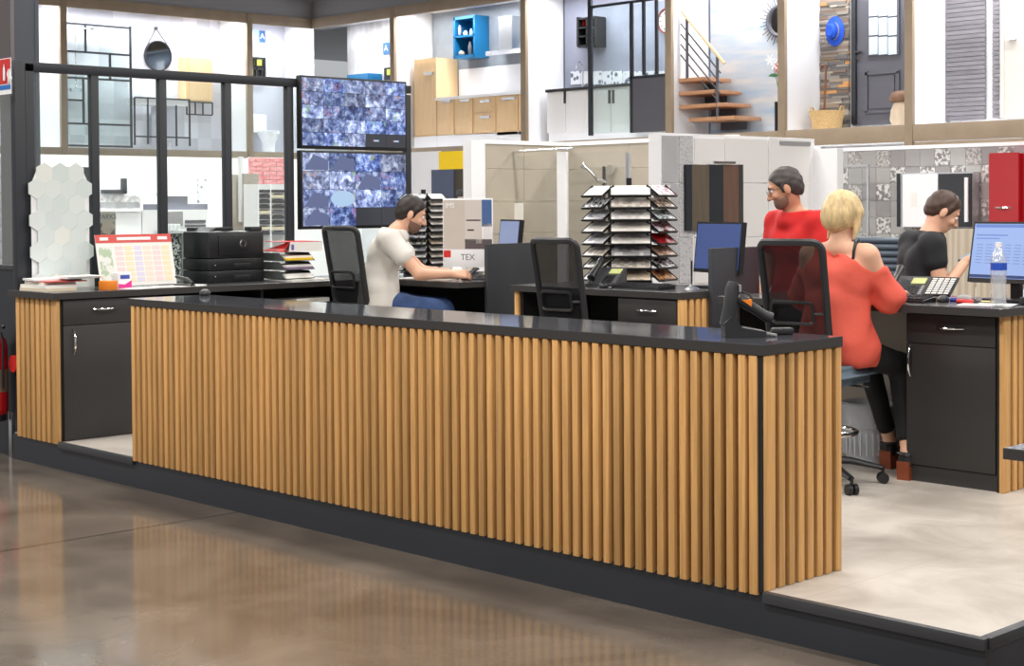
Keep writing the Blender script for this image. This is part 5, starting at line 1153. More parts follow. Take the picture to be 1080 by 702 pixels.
# ---- bay B: toilet, cube shelf, letters
to = thing('toilet', 'white toilet with cistern in the lilac gallery bay', 'toilet', GX(280, 156, XB + 0.3))
yc = GX(274, 140, XB + 0.2).y
box('cistern', (XB + 0.02, yc - 0.24, ZG + 0.42), (XB + 0.2, yc + 0.18, ZG + 0.80), M['gloss_white'], to, 0.02)
MB().lathe([(0.13, 0), (0.12, 0.05), (0.12, 0.2), (0.19, 0.36), (0.21, 0.40), (0.20, 0.425), (0.12, 0.425)], c=(XB + 0.42, yc + 0.06, ZG), n=26).obj('bowl', M['gloss_white'], to, rel=False).scale = (1.25, 1, 1)
MB().lathe([(0.205, 0.425), (0.215, 0.44), (0.19, 0.45), (0, 0.452)], c=(XB + 0.42, yc + 0.06, ZG), n=26).obj('seat', M['gloss_white'], to, rel=False).scale = (1.25, 1, 1)
cs = thing('cube_shelf', 'black cube shelf with yellow-green boxes in the lilac gallery bay', 'shelf', GX(270, 84, XB))
xbox('back', 261, 61, 279, 84, XB, 0.02, M['black'], cs)
for l in ((261, 61, 279, 61.5), (261, 72, 279, 72.5), (261, 84, 279, 84), (261, 61, 261, 84), (270, 61, 270, 84), (279, 61, 279, 84)): bar(*l, X=XB + 0.1, r=0.02, par=cs, nm='board', m='black')
xbox('green_box', 271, 63, 276, 69, XB + 0.02, 0.1, mat('lime_box', srgb(196, 214, 70), 0.5), cs); xbox('green_box', 262, 73, 267, 79, XB + 0.02, 0.1, bpy.data.materials['lime_box'], cs)
lp = thing('letter_plates', 'row of letter plates on the lilac gallery wall', 'wall sign', GX(274, 38, XB))
lcol = [srgb(226, 230, 234), srgb(160, 200, 226), srgb(56, 104, 160), srgb(210, 214, 218)]
for k, chx in enumerate('BLA '):
    u = 261 + 6.3 * k; q = xbox('plate', u, 32 + 0.2 * k, u + 6.1, 44 + 0.2 * k, XB, 0.02, mat('plate_%d' % k, lcol[k], 0.5), lp)
    if chx != ' ': text('plate_letter', chx, 0.17, M['white'] if k else M['dgrey'], q, (0.012, 0, 0), (PI/2, 0, PI/2))
# ---- bay C: grey side panel with letters and black shelf
bc = thing('side_display', 'grey board with letter plates and a small black shelf beside the oak post', 'display board', (GY(410, 100, YB).x, YB - 0.02, ZG))
ybox('board', 403, 41, 416, 150, YB, 0.03, M['lilac'], bc)
q1 = ybox('letter_plate', 404, 45, 410, 57, YB - 0.03, 0.02, mat('plate_blue', srgb(60, 110, 160), 0.5), bc); text('plate_letter', 'A', 0.17, M['white'], q1, (0, -0.012, 0), (PI/2, 0, 0))
q2 = ybox('letter_plate', 411, 46, 416, 57, YB - 0.03, 0.02, mat('plate_sky', srgb(150, 190, 220), 0.5), bc); text('plate_letter', 'B', 0.17, M['white'], q2, (0, -0.012, 0), (PI/2, 0, 0))
ybox('black_shelf', 405, 71, 416, 84, YB - 0.03, 0.15, M['black'], bc); ybox('green_box', 408, 73, 413, 79, YB - 0.18, 0.02, bpy.data.materials['lime_box'], bc)
tb = tag(ybox('teal_box', 366, 78, 388, 92, YB, 0.4, M['blue'], None, 0.004), 'teal blue wall unit showing above the upper screen', 'wall unit')
# ---- bay D: kitchen
kt_ = thing('kitchen_units', 'light oak kitchen base units with a white worktop in the gallery', 'kitchen units', (GY(500, 140, YB).x, YB - 0.3, ZG))
XD0 = GY(463, 120, YB - 0.6).x
for k, (u0, u1) in enumerate(((461, 478), (480, 498), (500, 522), (524, 546), (547, 550))):
    vs0 = 104 - 0.045 * (u0 - 461)
    if k == 2:
        for (va, vb) in ((vs0, vs0 + 16), (vs0 + 17, 141)):
            d = ybox('drawer', u0, va, u1, vb, YB - 0.58, 0.02, M['oak2'], kt_); box_h = ybox('handle', u0 + 6, va + 3, u1 - 6, va + 5.5, YB - 0.60, 0.03, M['alu'], kt_)
            ybox('panel_recess', u0 + 3, va + 6, u1 - 3, vb - 3, YB - 0.60, 0.004, M['oak2'], kt_)
    else:
        ybox('door', u0, vs0, u1, 142, YB - 0.58, 0.02, M['oak2'], kt_); ybox('panel_recess', u0 + 3, vs0 + 7, u1 - 3, 138, YB - 0.60, 0.006, M['oak2'], kt_)
        if u1 - u0 > 10: ybox('handle', u0 + 5, vs0 + 1.5, u1 - 3, vs0 + 4, YB - 0.60, 0.03, M['alu'], kt_)
box('plinth', (GY(461, 120, YB - 0.58).x, YB - 0.60, ZG), (px[1] - 0.05, YB - 0.02, GY(500, 141, YB - 0.58).z), M['white'], kt_)
bx = box('carcass', (GY(462, 120, YB - 0.58).x, YB - 0.578, GY(500, 141, YB - 0.58).z), (px[1] - 0.05, YB - 0.02, GY(500, 103, YB - 0.58).z), M['oak2'], kt_)
box('worktop', (GY(460, 120, YB - 0.6).x, YB - 0.62, GY(500, 103, YB - 0.6).z), (px[1] - 0.05, YB - 0.01, GY(500, 100, YB - 0.6).z), M['gloss_white'], kt_)
ku = thing('tall_kitchen_unit', 'tall light oak kitchen cupboard at the left of the base units', 'cupboard', (GY(447, 140, YB - 0.58).x, YB - 0.3, ZG))
box('body', (GY(437, 100, YB - 0.58).x, YB - 0.578, GY(500, 141, YB - 0.58).z + 0.001), (GY(460, 100, YB - 0.58).x, YB - 0.02, GY(447, 62, YB - 0.58).z), M['oak2'], ku)
box('plinth', (GY(437, 120, YB - 0.58).x, YB - 0.60, ZG), (GY(460.5, 120, YB - 0.58).x, YB - 0.02, GY(500, 141, YB - 0.58).z), M['white'], ku)
ybox('door', 437.5, 66, 460, 142, YB - 0.58, 0.02, M['oak2'], ku); ybox('handle', 447, 76, 456, 79, YB - 0.60, 0.03, M['alu'], ku); ybox('panel_recess', 441, 70, 456, 138, YB - 0.60, 0.005, M['oak2'], ku)
ybs = thing('white_backsplash', 'white backsplash panel above the oak kitchen units', 'panel', (GY(510, 90, YB).x, YB, ZG + 0.9)); ybox('panel', 484, 70, 554, 99, YB - 0.005, 0.02, M['gloss_white'], ybs)
bsu = thing('blue_wall_unit', 'bright blue open wall unit holding jars above the kitchen', 'wall unit', (GY(490, 60, YB).x, YB, ZG + 1.3))
for nm, a in (('side', (478, 18, 480, 61)), ('side', (499, 17, 501, 60)), ('shelf', (478, 17, 501, 20)), ('shelf', (478, 37, 501, 39)), ('shelf', (478, 58, 501, 61)), ): ybox(nm, *a, YB - 0.01, 0.36, M['blue'], bsu)
ybox('back', 478, 18, 501, 60, YB - 0.005, 0.01, M['blue'], bsu)
for k, (u, v, w_, h_) in enumerate(((485, 36, 4, 11), (491, 36, 5, 5), (497, 36, 3, 7), (487, 58, 7, 5), (496, 58, 5, 15))):
    p = GY(u, v + (1.2 if v < 40 else 0.2), YB - 0.30); r = w_ / 2 / 58
    j = thing('jar', ['tall glass jar at the left of the blue unit\'s upper shelf', 'white bowl in the middle of the blue unit\'s upper shelf', 'small cup at the right of the blue unit\'s upper shelf', 'cream bowl on the blue unit\'s lower shelf', 'dark glass bottle on the blue unit\'s lower shelf'][k], 'jar', p, 0, 'kitchenware in the blue wall unit')
    hh = h_ / 58
    MB().lathe([(r * 0.7, 0), (r, hh * 0.2), (r, hh * 0.65), (r * 0.55, hh * 0.85), (r * 0.55, hh)], n=14).obj('vessel', [M['grey'], M['gloss_white'], M['white'], M['beige'], M['dgrey']][k], j)
hd = thing('cooker_hood', 'steel chimney cooker hood in the kitchen bay', 'cooker hood', (GY(530, 55, YB).x, YB, ZG + 1.5))
ybox('chimney', 526, 17, 540, 52, YB - 0.01, 0.28, M['alu'], hd); ybox('canopy', 512, 52, 552, 57, YB - 0.01, 0.5, M['chrome'], hd)
tag(ybox('blue_wall_unit', 549, 32, 554, 54, YB - 0.01, 0.34, M['blue'], None, 0.004), 'sliver of a second blue wall unit right of the cooker hood', 'wall unit')
# ---- bay E: white kitchen behind a black steel partition
ke = thing('white_kitchen_units', 'white kitchen base units with thin black worktop in the gallery', 'kitchen units', (GY(620, 140, YB - 0.4).x, YB - 0.3, ZG))
box('carcass', (GY(577, 120, YB - 0.6).x, YB - 0.56, ZG), (px[2] - 0.05, YB - 0.02, GY(620, 93, YB - 0.6).z), M['gloss_white'], ke)
for (u0, u1) in ((577, 596), (597, 618), (624, 644), (645, 663)):
    d = ybox('door', u0, 95, u1, 140, YB - 0.56, 0.02, M['gloss_white'], ke)
for u in (595, 642, 646): ybox('handle', u - 0.7, 95, u + 0.7, 109, YB - 0.58, 0.03, M['black'], ke)
ybox('worktop', 575, 90, 690, 93, YB - 0.01, 0.62, M['black'], ke)
patt = two_tone('patterned_cement_tile', srgb(96, 108, 130), srgb(228, 230, 236), 'voronoi', 9, 0.36, 0.5, (1, 1, 1), 0.05)
spl = thing('patterned_splashback', 'band of patterned tiles behind the white kitchen', 'tile band', (GY(650, 80, YB).x, YB, ZG + 1)); 
for k in range(9): ybox('tile', 602 + 11 * k, 75, 612.4 + 11 * k, 89, YB - 0.003, 0.015, patt, spl)
_p = GY(615, 88, YB - 0.25); _p.z = GY(632, 90, YB - 0.63).z
tp = thing('kitchen_tap', 'tall chrome kitchen tap on the white units', 'tap', _p); MB().tube([(0, 0, 0), (0, 0, 0.42), (0.0, -0.06, 0.47), (0, -0.16, 0.44), (0, -0.18, 0.34)], 0.014, 8).obj('spout', M['chrome'], tp); MB().lathe([(0.03, 0), (0.03, 0.05)], n=12).obj('base', M['chrome'], tp); MB().tube([(0.03, 0, 0.06), (0.1, 0, 0.09)], 0.008, 6).obj('lever', M['chrome'], tp)
bs2 = thing('black_wall_shelf', 'black pigeonhole wall shelf in the white kitchen bay', 'shelf', (GY(618, 48, YB).x, YB, ZG + 1.5))
ybox('back', 609, 19, 628, 48, YB - 0.01, 0.02, M['black'], bs2)
for a in ((609, 18, 628, 20), (609, 28, 628, 29.5), (609, 37, 628, 38.5), (609, 47, 628, 49), (608, 18, 610, 49), (618, 18, 619.5, 49), (627, 18, 629, 49)): ybox('board', *a, YB - 0.01, 0.25, M['black'], bs2)
tag(ybox('red_tin', 611, 21, 616, 27.5, YB - 0.05, 0.1, M['redp']), 'small red tin in the black wall shelf', 'tin')
sp_ = thing('steel_partition', 'black steel framed glass partition in front of the white kitchen', 'partition', (GY(660, 140, YF + 0.05).x, YF + 0.05, ZG))
YP = YF + 0.12
for a in ((620, -3, 623.5, 143), (664, 2, 666.5, 140), (677, 1, 679, 79), (690.5, 0, 692.5, 78), (664, 79, 703, 82)): ybox('steel_bar', *a, YP, 0.05, M['frame'], sp_)
ybox('steel_bar', 622, 1, 703, 3.5, YP, 0.05, M['frame'], sp_); ybox('lower_panel', 666, 82, 703, 139, YP - 0.01, 0.03, M['dgrey'], sp_)
ybox('pane', 624, 3, 664, 140, YP - 0.02, 0.008, M['glass'], sp_); ybox('pane', 666, 3, 703, 79, YP - 0.02, 0.008, M['glass'], sp_)
clk = thing('wall_clock', 'round white wall clock with red-brown rim half hidden by an oak post', 'clock', GY(705, 22, YB - 0.02))
MB().lathe([(0.0, -0.02), (0.19, -0.02), (0.205, -0.05), (0.22, -0.05), (0.22, 0.0), (0, 0)], axis='y', n=32).obj('rim', mat('clock_rim', srgb(130, 56, 52), 0.4), clk); MB().lathe([(0, -0.022), (0.19, -0.022)], axis='y', n=32, cap=False).obj('face', M['white'], clk)
for k in range(12): a = 2*PI*k/12; MB().box((-0.008, -0.026, 0.14), (0.008, -0.022, 0.18), Matrix.Rotation(a, 4, 'Y')).obj('hour_mark', M['black'], clk)
# ---- bay F: staircase, sunburst mirror, flowers
sr = thing('staircase', 'short open staircase with wooden treads and steel rails in the gallery', 'staircase', (GY(760, 135, YF + 0.4).x, YF + 0.4, ZG))
for k, (u0, u1, v) in enumerate(((714, 767, 86), (725, 778, 99), (736, 788, 112.5), (746, 799, 126))):
    Yk = YF + 0.62 - 0.0 * k; a = GY(u0, v, Yk).x; b = GY(u1, v, Yk).x; z = GY((u0 + u1) / 2, v, Yk).z
    box('tread', (a, YF + 0.15, z - 0.03), (b - 0.1, YF + 0.85, z + 0.03), M['tread'], sr, 0.004)
    ybox('riser', u0 + 14, v + 2, u1 - 12, min(v + 13, 137), YF + 0.84, 0.02, M['dgrey'], sr)
yr = YF + 0.17
for (u, v0, v1) in ((724.5, 20, 84), (756.5, 60, 126)):
    p = GY(u, v0, yr); q = GY(u, v1, yr); MB().tube([p, (p.x, p.y, q.z)], 0.024, 8).obj('baluster', M['dgrey'], sr, rel=False)
MB().tube([GY(719, 12, yr), GY(764, 67, yr)], 0.026, 8).obj('handrail', M['oak2'], sr, rel=False)
for k in range(4): MB().tube([GY(718, 25 + 11 * k, yr), GY(760, 77 + 11 * k, yr)], 0.012, 6).obj('rail', M['dgrey'], sr, rel=False)
ss = thing('sunburst_mirror', 'dark sunburst mirror half hidden by an oak post', 'mirror', GY(824, 22, YB - 0.02))
MB().tube([(0.235 * math.cos(2*PI*i/30), -0.03, 0.235 * math.sin(2*PI*i/30)) for i in range(30)], 0.035, 8, closed=True).obj('rim', M['dgrey'], ss)
MB().lathe([(0, -0.02), (0.22, -0.02)], axis='y', n=30, cap=False).obj('mirror_glass', mat('mirror_pale', (0.6, 0.6, 0.58, 1), 0.05, 1.0), ss)
for k in range(36):
    a = 2*PI*k/36; L_ = 0.40 if k % 2 else 0.34
    MB().tube([(0.26 * math.cos(a), -0.03, 0.26 * math.sin(a)), (L_ * math.cos(a), -0.03, L_ * math.sin(a))], 0.007, 5).obj('ray', M['dgrey'], ss)
fw = thing('flower_vase', 'white and red flowers in a tall glass vase on the black stand', 'flowers', GY(823, 108, YB - 0.25))
MB().lathe([(0.05, 0), (0.035, 0.05), (0.045, 0.3), (0.06, 0.34)], n=14, cap=False).obj('vase', M['glass2'], fw)
for k, (dx, dz, m) in enumerate(((-0.17, 0.68, 'gloss_white'), (-0.02, 0.55, 'redp'), (0.05, 0.62, 'redp'), (-0.08, 0.60, 'gloss_white'))):
    MB().tube([(0, 0, 0.05), (dx * 0.5, 0, dz * 0.6), (dx, 0, dz)], 0.006, 5).obj('stem', mat('stem_green_%d' % k, srgb(70, 120, 70), 0.6), fw)
    q = MB()
    for j in range(6):
        a = 2*PI*j/6; q.prism([(dx, -0.01, dz), (dx + 0.05 * math.cos(a - 0.35), -0.05, dz + 0.05 * math.sin(a - 0.35)), (dx + 0.10 * math.cos(a), -0.03, dz + 0.10 * math.sin(a)), (dx + 0.05 * math.cos(a + 0.35), -0.05, dz + 0.05 * math.sin(a + 0.35))], (0, 0.006, 0))
    q.obj('blossom', M[m], fw)
for k in range(3): MB().prism([(0, -0.02, 0.42), (-0.08 - 0.03 * k, -0.04, 0.46), (-0.17 - 0.02 * k, -0.04, 0.42), (-0.08, -0.03, 0.40)], (0, 0.005, 0)).obj('leaf', bpy.data.materials['stem_green_0'], fw)
sd = thing('black_stand', 'black framed stand with white panel under the flowers', 'stand', (GY(822, 135, YB - 0.3).x, YB - 0.3, ZG))
for a in ((817, 108, 819, 138), (817, 107, 826, 109.5), (825, 108, 827, 138)): ybox('frame_bar', *a, YB - 0.2, 0.2, M['black'], sd)
ybox('panel', 819, 110, 825, 134, YB - 0.2, 0.1, M['white'], sd)
# ---- bay G: slate wall, hat, basket, cane, door, mushroom
sm_ = bpy.data.materials.new('split_slate'); sm_.use_nodes = True; nt = sm_.node_tree; ge = nt.nodes.new('ShaderNodeNewGeometry'); rp = nt.nodes.new('ShaderNodeValToRGB'); rp.color_ramp.interpolation = 'CONSTANT'
els = rp.color_ramp.elements; els[0].color = srgb(120, 116, 112); els[1].position = 0.93; els[1].color = srgb(206, 150, 92)
for p_, c_ in ((0.22, (146, 138, 130)), (0.42, (104, 100, 100)), (0.58, (164, 148, 128)), (0.72, (132, 112, 96)), (0.84, (188, 176, 160))): e = els.new(p_); e.color = srgb(*c_)
nt.links.new(ge.outputs['Random Per Island'], rp.inputs[0]); nt.links.new(rp.outputs[0], nt.nodes['Principled BSDF'].inputs['Base Color']); nt.nodes['Principled BSDF'].inputs['Roughness'].default_value = 0.8
x0, x1 = GY(867, 100, YB).x, GY(897, 100, YB).x; q = MB(); z = ZG
while z < ZT - 0.1:
    x = x0; hh = random.uniform(0.03, 0.055)
    while x < x1: l = random.uniform(0.12, 0.36); q.box((x, YB - random.uniform(0.03, 0.06), z), (min(x + l, x1), YB, z + hh - 0.003)); x += l + 0.003
    z += hh
stw = q.obj('wall_slate_cladding', sm_); struct(stw)
ht = thing('hat', 'bright blue felt hat hanging on the slate wall', 'hat', GY(881, 33, YB - 0.06))
MB().lathe([(0.19, 0), (0.20, -0.012), (0.13, -0.03), (0.115, -0.05), (0.11, -0.13), (0.07, -0.165), (0, -0.16)], axis='y', n=26).obj('crown_and_brim', M['hatblue'], ht).scale = (0.85, 1, 1.15)
MB().lathe([(0.12, -0.045), (0.119, -0.075)], axis='y', n=26, cap=False).obj('band', M['beige'], ht).scale = (0.85, 1, 1.15)
_p = GY(872, 133, YB - 0.45); _p.z = ZG - 0.004
bk = thing('straw_basket', 'woven straw basket with two handles on the gallery floor', 'basket', _p)
MB().lathe([(0.0, 0), (0.22, 0), (0.235, 0.12), (0.27, 0.30), (0.26, 0.30), (0.22, 0.02)], n=26, cap=False).obj('bowl', M['basket'], bk)
for s in (-1, 1): MB().tube([(s * 0.25, -0.05, 0.27), (s * 0.28, -0.03, 0.36), (s * 0.28, 0.03, 0.36), (s * 0.25, 0.05, 0.27)], 0.014, 6).obj('handle', M['basket'], bk)
cn = thing('walking_cane', 'brown wooden walking cane standing in the basket', 'cane', GY(869, 118, YB - 0.42))
MB().tube([(0, 0, -0.1), (0.02, 0.02, 0.6), (0.03, 0.02, 0.66), (0.0, 0.02, 0.71), (-0.05, 0.02, 0.70), (-0.07, 0.02, 0.63)], 0.015, 8).obj('shaft', M['brownwood'], cn)
dr = struct(ybox('door_1', 899, -25, 962, 131, YB - 0.01, 0.06, M['dgrey']))
def dpart(nm, a, m, dep=0.03, Y=YB - 0.07): 
    o = ybox(nm, *a, Y, dep, m); o.location -= dr.location; o.parent = dr; return o
dpart('door_frame', (897.5, -25, 902, 131), M['frame'], 0.05); dpart('glazing_bead', (914, -25, 948, 58), M['dgrey'], 0.03)
for i in range(3):
    for j in range(4): dpart('pane', (916.5 + 10 * i, -22 + 20.3 * j, 925.5 + 10 * i, -3.5 + 20.3 * j), emis('frosted_pane', srgb(196, 210, 222), 0.12, srgb(196, 210, 222)) if (i, j) == (0, 0) else bpy.data.materials['frosted_pane'], 0.01, YB - 0.10)
for a in ((912, 75, 948, 78), (912, 116, 948, 119), (912, 75, 914.5, 119), (945.5, 75, 948, 119)): dpart('panel_moulding', a, M['dgrey'], 0.03)
dpart('raised_panel', (917, 80, 943, 114), M['dgrey'], 0.015)
dpart('handle', (901, 53.5, 908, 55.5), M['chrome'], 0.06); dpart('lock_escutcheon', (902, 58.5, 906, 62.5), M['chrome'], 0.02)
ms = thing('wooden_mushroom', 'carved wooden mushroom standing in front of the grey door', 'ornament', Vector((GY(951, 131, YB - 0.5).x, YB - 0.5, ZG - 0.004)))
MB().lathe([(0.13, 0), (0.17, 0.1), (0.155, 0.25), (0.11, 0.36), (0.1, 0.37)], n=20).obj('stem', mat('pale_carved_wood', srgb(218, 198, 172), 0.6, noise=(6, 0.15, (1, 1, 0.4))), ms)
MB().lathe([(0.08, 0.36), (0.17, 0.37), (0.18, 0.42), (0.14, 0.50), (0.06, 0.53), (0, 0.535)], n=20).obj('cap', mat('brown_carved_wood', srgb(128, 94, 70), 0.6, noise=(6, 0.2, (1, 1, 1))), ms)
# ---- bay H: grey cladding boards, pale door
clb = [mat('grey_cladding', srgb(132, 128, 134), 0.7, noise=(3, 0.12, (1, 1, 6)), rand=0.12)]
hb = thing('cladding_panel', 'panel of grey horizontal cladding boards in the right gallery bay', 'cladding', (GY(1015, 130, YB).x, YB - 0.1, ZG))
for k in range(28):
    v = 126.5 - 4.75 * k; ybox('board', 990, v - 4.2, 1038.5, v, YB - 0.01, 0.05, clb[0], hb)
hb2 = thing('cladding_panel', 'narrow strip of grey cladding beside the pale door', 'cladding', (GY(1050, 130, YB).x, YB - 0.1, ZG))
for k in range(28): v = 124.5 - 4.75 * k; ybox('board', 1046.5, v - 4.2, 1054, v, YB - 0.01, 0.05, clb[0], hb2)
d2 = struct(ybox('door_2', 1058, -30, 1110, 124, YB - 0.01, 0.05, mat('pale_door', srgb(206, 200, 192), 0.5)))
o = ybox('handle', 1061, 39.5, 1070, 42, YB - 0.06, 0.06, M['chrome']); o.location -= d2.location; o.parent = d2
o = ybox('door_frame', 1054.5, -30, 1058.5, 124, YB - 0.01, 0.07, bpy.data.materials['pale_door']); o.location -= d2.location; o.parent = d2
# ---- under the gallery
struct(box('wall_under_gallery', (XL - 1.0, YB + 0.3, 0), (px[5] + 6, YB + 0.4, ZG - 0.22), M['white'])); struct(box('wall_under_left', (XL - 1.0, -2.0, 0), (XL - 0.9, YB + 0.3, ZG - 0.22), M['white']))
area('under_gallery_light', (-14.0, YF + 0.7, ZG - 0.26), 16, 0.5, 300, col=(0.95, 0.97, 1)); area('under_gallery_light', (XL - 0.5, 9.0, ZG - 0.26), 0.5, 10, 260, col=(0.95, 0.97, 1))
struct(box('wall_right_end', (px[5] - 0.05, YF, ZG), (px[5], YB, ZT), M['white']))

# ================================================================== SHOW WALLS ON THE HALL FLOOR
# shower corner
sx, sy, sz = -7.77, 6.996, 2.206
sc_w = thing('shower_corner', 'beige tiled shower corner on show behind the middle desk', 'shower display', (sx, sy, 0))
tw, thh = 1.2, 0.32
box('wall_core', (sx - 0.10, 5.74, 0), (sx - 0.012, sy + 0.1, sz), M['white'], sc_w); box('wall_core', (sx - 0.012, sy + 0.012, 0), (-5.61, sy + 0.1, sz), M['white'], sc_w)
gm = mat('grout', srgb(226, 218, 202), 0.7)
box('grout_bed', (sx - 0.012, 5.86, 0), (sx - 0.004, sy + 0.01, sz - 0.03), gm, sc_w); box('grout_bed', (sx, sy + 0.004, 0), (-5.61, sy + 0.012, sz - 0.03), gm, sc_w)
zr = [0.01, 0.33, 0.65, 0.97, 1.29, 1.61, 1.93, sz - 0.035]
for k in range(7):
    for j, (a, b) in enumerate(((5.865, 6.40), (6.405, sy))): box('tile', (sx - 0.005, a, zr[k] + 0.008), (sx + 0.004, b, zr[k + 1]), M['beige'], sc_w)
    for j, (a, b) in enumerate(((sx + 0.006, -6.90), (-6.895, -6.30), (-6.295, -5.615))): box('tile', (a, sy - 0.004, zr[k] + 0.008), (b, sy + 0.005, zr[k + 1]), M['beige'], sc_w)
box('end_cap', (sx - 0.10, 5.68, 0), (sx + 0.02, 5.86, sz), M['white'], sc_w); box('top_cap', (sx - 0.11, 5.72, sz), (-5.72, 5.9, sz + 0.0), M['white'], sc_w) if False else None
box('top_trim', (sx - 0.1, 5.86, sz - 0.03), (sx + 0.012, sy, sz + 0.01), M['white'], sc_w); box('top_trim', (sx - 0.1, sy - 0.012, sz - 0.03), (-5.61, sy + 0.1, sz + 0.01), M['white'], sc_w)
en = thing('shower_enclosure', 'clear glass shower enclosure with chrome rails in the beige shower corner', 'shower enclosure', (sx + 0.4, 6.4, 0))
YE = 6.28; xa = GY(531, 200, YE).x; xb2 = GY(629, 200, YE).x; xc = GY(661, 200, YE - 0.1).x
box('wall_profile', (xa - 0.015, YE - 0.02, 0.05), (xa + 0.04, YE + 0.02, GY(533, 161, YE).z), M['alu'], en); box('pane', (xa + 0.04, YE - 0.004, 0.06), (GY(588, 200, YE).x, YE + 0.004, GY(560, 164, YE).z), M['glass2'], en)
box('frame_post', (GY(589, 200, YE).x, YE - 0.02, 0.05), (GY(598, 200, YE).x, YE + 0.02, GY(592, 160, YE).z), M['gloss_white'], en)
box('pane', (GY(598, 200, YE).x, YE - 0.004, 0.06), (GY(660, 200, YE).x, YE + 0.004, GY(640, 160, YE).z), M['glass2'], en)
a = GY(537, 160, YE - 0.03); b = GY(604, 156.5, YE - 0.03); MB().tube([(a.x, a.y, b.z - 0.01), (b.x, b.y, b.z)], 0.014, 10).obj('stabiliser_bar', M['chrome'], en, rel=False)
ybox('wall_profile', 660, 161, 663.5, 240, YE, 0.03, M['alu'], en)
tag(ybox('notice_sheet', 540.5, 214, 552, 237, YE - 0.012, 0.002, M['paper']), 'printed white notice stuck to the shower glass', 'notice')
hs_ = thing('hand_shower', 'chrome hand shower on a black rail in the beige shower corner', 'hand shower', (GY(637, 190, sy - 0.1).x, sy - 0.1, 1.7))
p = GY(637, 186, sy - 0.06); MB().tube([(p.x, p.y, p.z - 0.5), (p.x, p.y, p.z + 0.10)], 0.017, 8).obj('rail', M['black'], hs_, rel=False)
MB().lathe([(0.05, 0), (0.05, 0.03), (0.02, 0.04)], c=GY(643, 179, sy - 0.06), axis='y', n=16).obj('wall_rose', M['chrome'], hs_, rel=False)
MB().tube([GY(631, 191, sy - 0.1), GY(622, 180, sy - 0.16), GY(614, 174, sy - 0.2)], [0.014, 0.016, 0.034], 10).obj('hand_piece', M['chrome'], hs_, rel=False); MB().tube([GY(630, 190, sy - 0.1), GY(641, 192, sy - 0.1)], 0.02, 8).obj('holder', M['chrome'], hs_, rel=False)
# white partition with grey tiles and dark mirror (plane x = -5.57)
wx = -5.45
pw = thing('tiled_partition', 'white show partition with grey tile strips behind the middle desk', 'partition', (wx, 6.9, 0))
box('core', (wx - 0.15, 5.80, 0), (wx - 0.01, 8.06, 2.196), M['white'], pw)
g1 = mat('grey_tile', srgb(178, 178, 180), 0.4, noise=(3, 0.06, (1, 1, 1))); g2 = two_tone('fine_pattern_tile', srgb(168, 168, 172), srgb(196, 196, 198), 'voronoi', 40, 0.35, 0.4)
g3 = mat('white_tile', srgb(232, 230, 228), 0.35)
for (u0, u1, m) in ((699, 715, g1), (716.5, 731, g2)):
    for (v0, v1) in ((143, 192.5), (194, 249.5), (251, 298), (299, 340)): xbox('tile', u0, v0, u1, v1, wx - 0.012, 0.014, m if (v0 < 200 or m is g2) else g1, pw)
for (u0, u1) in ((733, 764), (765, 810), (811, 855)):
    for (v0, v1) in ((146, 192.5), (194, 249.5), (251, 298)): xbox('tile', u0, v0, u1, v1, wx - 0.012, 0.012, g3, pw)
xbox('notice', 697, 195, 707, 221, wx + 0.003, 0.002, M['paper'], pw)
box('vent_grille', (wx, GX(822, 150, wx).y, GX(835, 153, wx).z), (wx + 0.012, GX(854, 150, wx).y, GX(835, 149, wx).z), M['grey'], pw)
box('core', (wx - 0.15, 8.06, 0), (wx + 0.25, 8.16, 2.10), M['white'], pw)
dm = thing('dark_mirror', 'dark mirror panel with painted-in reflection stripes hanging on the white partition', 'mirror', (wx, GX(754, 210, wx).y, 1.3))
refl_cols = [srgb(28, 30, 36), srgb(96, 84, 66), srgb(24, 26, 30), srgb(104, 74, 56), srgb(52, 46, 38)]  # mirror image painted in as dark and brown bands
for k, (u0, u1) in enumerate(((724, 730), (730, 748), (748, 763), (763, 779), (779, 784))): xbox('painted_reflection', u0, 173.5, u1, 243, wx + 0.002, 0.03, mat('mirror_reflection_%d' % k, refl_cols[k], 0.15, noise=(4, 0.15, (1, 6, 0.5))), dm)
ml = thing('mirror_lamp', 'small chrome lamp bar above the dark mirror', 'wall lamp', (wx, GX(763, 170, wx).y, 1.9)); 
p = GX(752, 171, wx + 0.06); p2 = GX(775, 173, wx + 0.06); MB().tube([p, (p2.x, p2.y, p.z)], 0.012, 8).obj('bar', M['chrome'], ml, rel=False); MB().tube([(p.x - 0.06, (p.y + p2.y) / 2, p.z), (p.x, (p.y + p2.y) / 2, p.z)], 0.01, 6).obj('arm', M['chrome'], ml, rel=False)
# white cupboard end in front of the partition
wcb = thing('show_partition', 'plain white show panel behind the man in red', 'panel', (-5.2, 8.6, 0)); ybox('board', 806, 155, 864, 'f', 8.62, 0.04, M['white'], wcb); ybox('edge_trim', 862.5, 155, 865, 'f', 8.58, 0.02, M['gloss_white'], wcb)
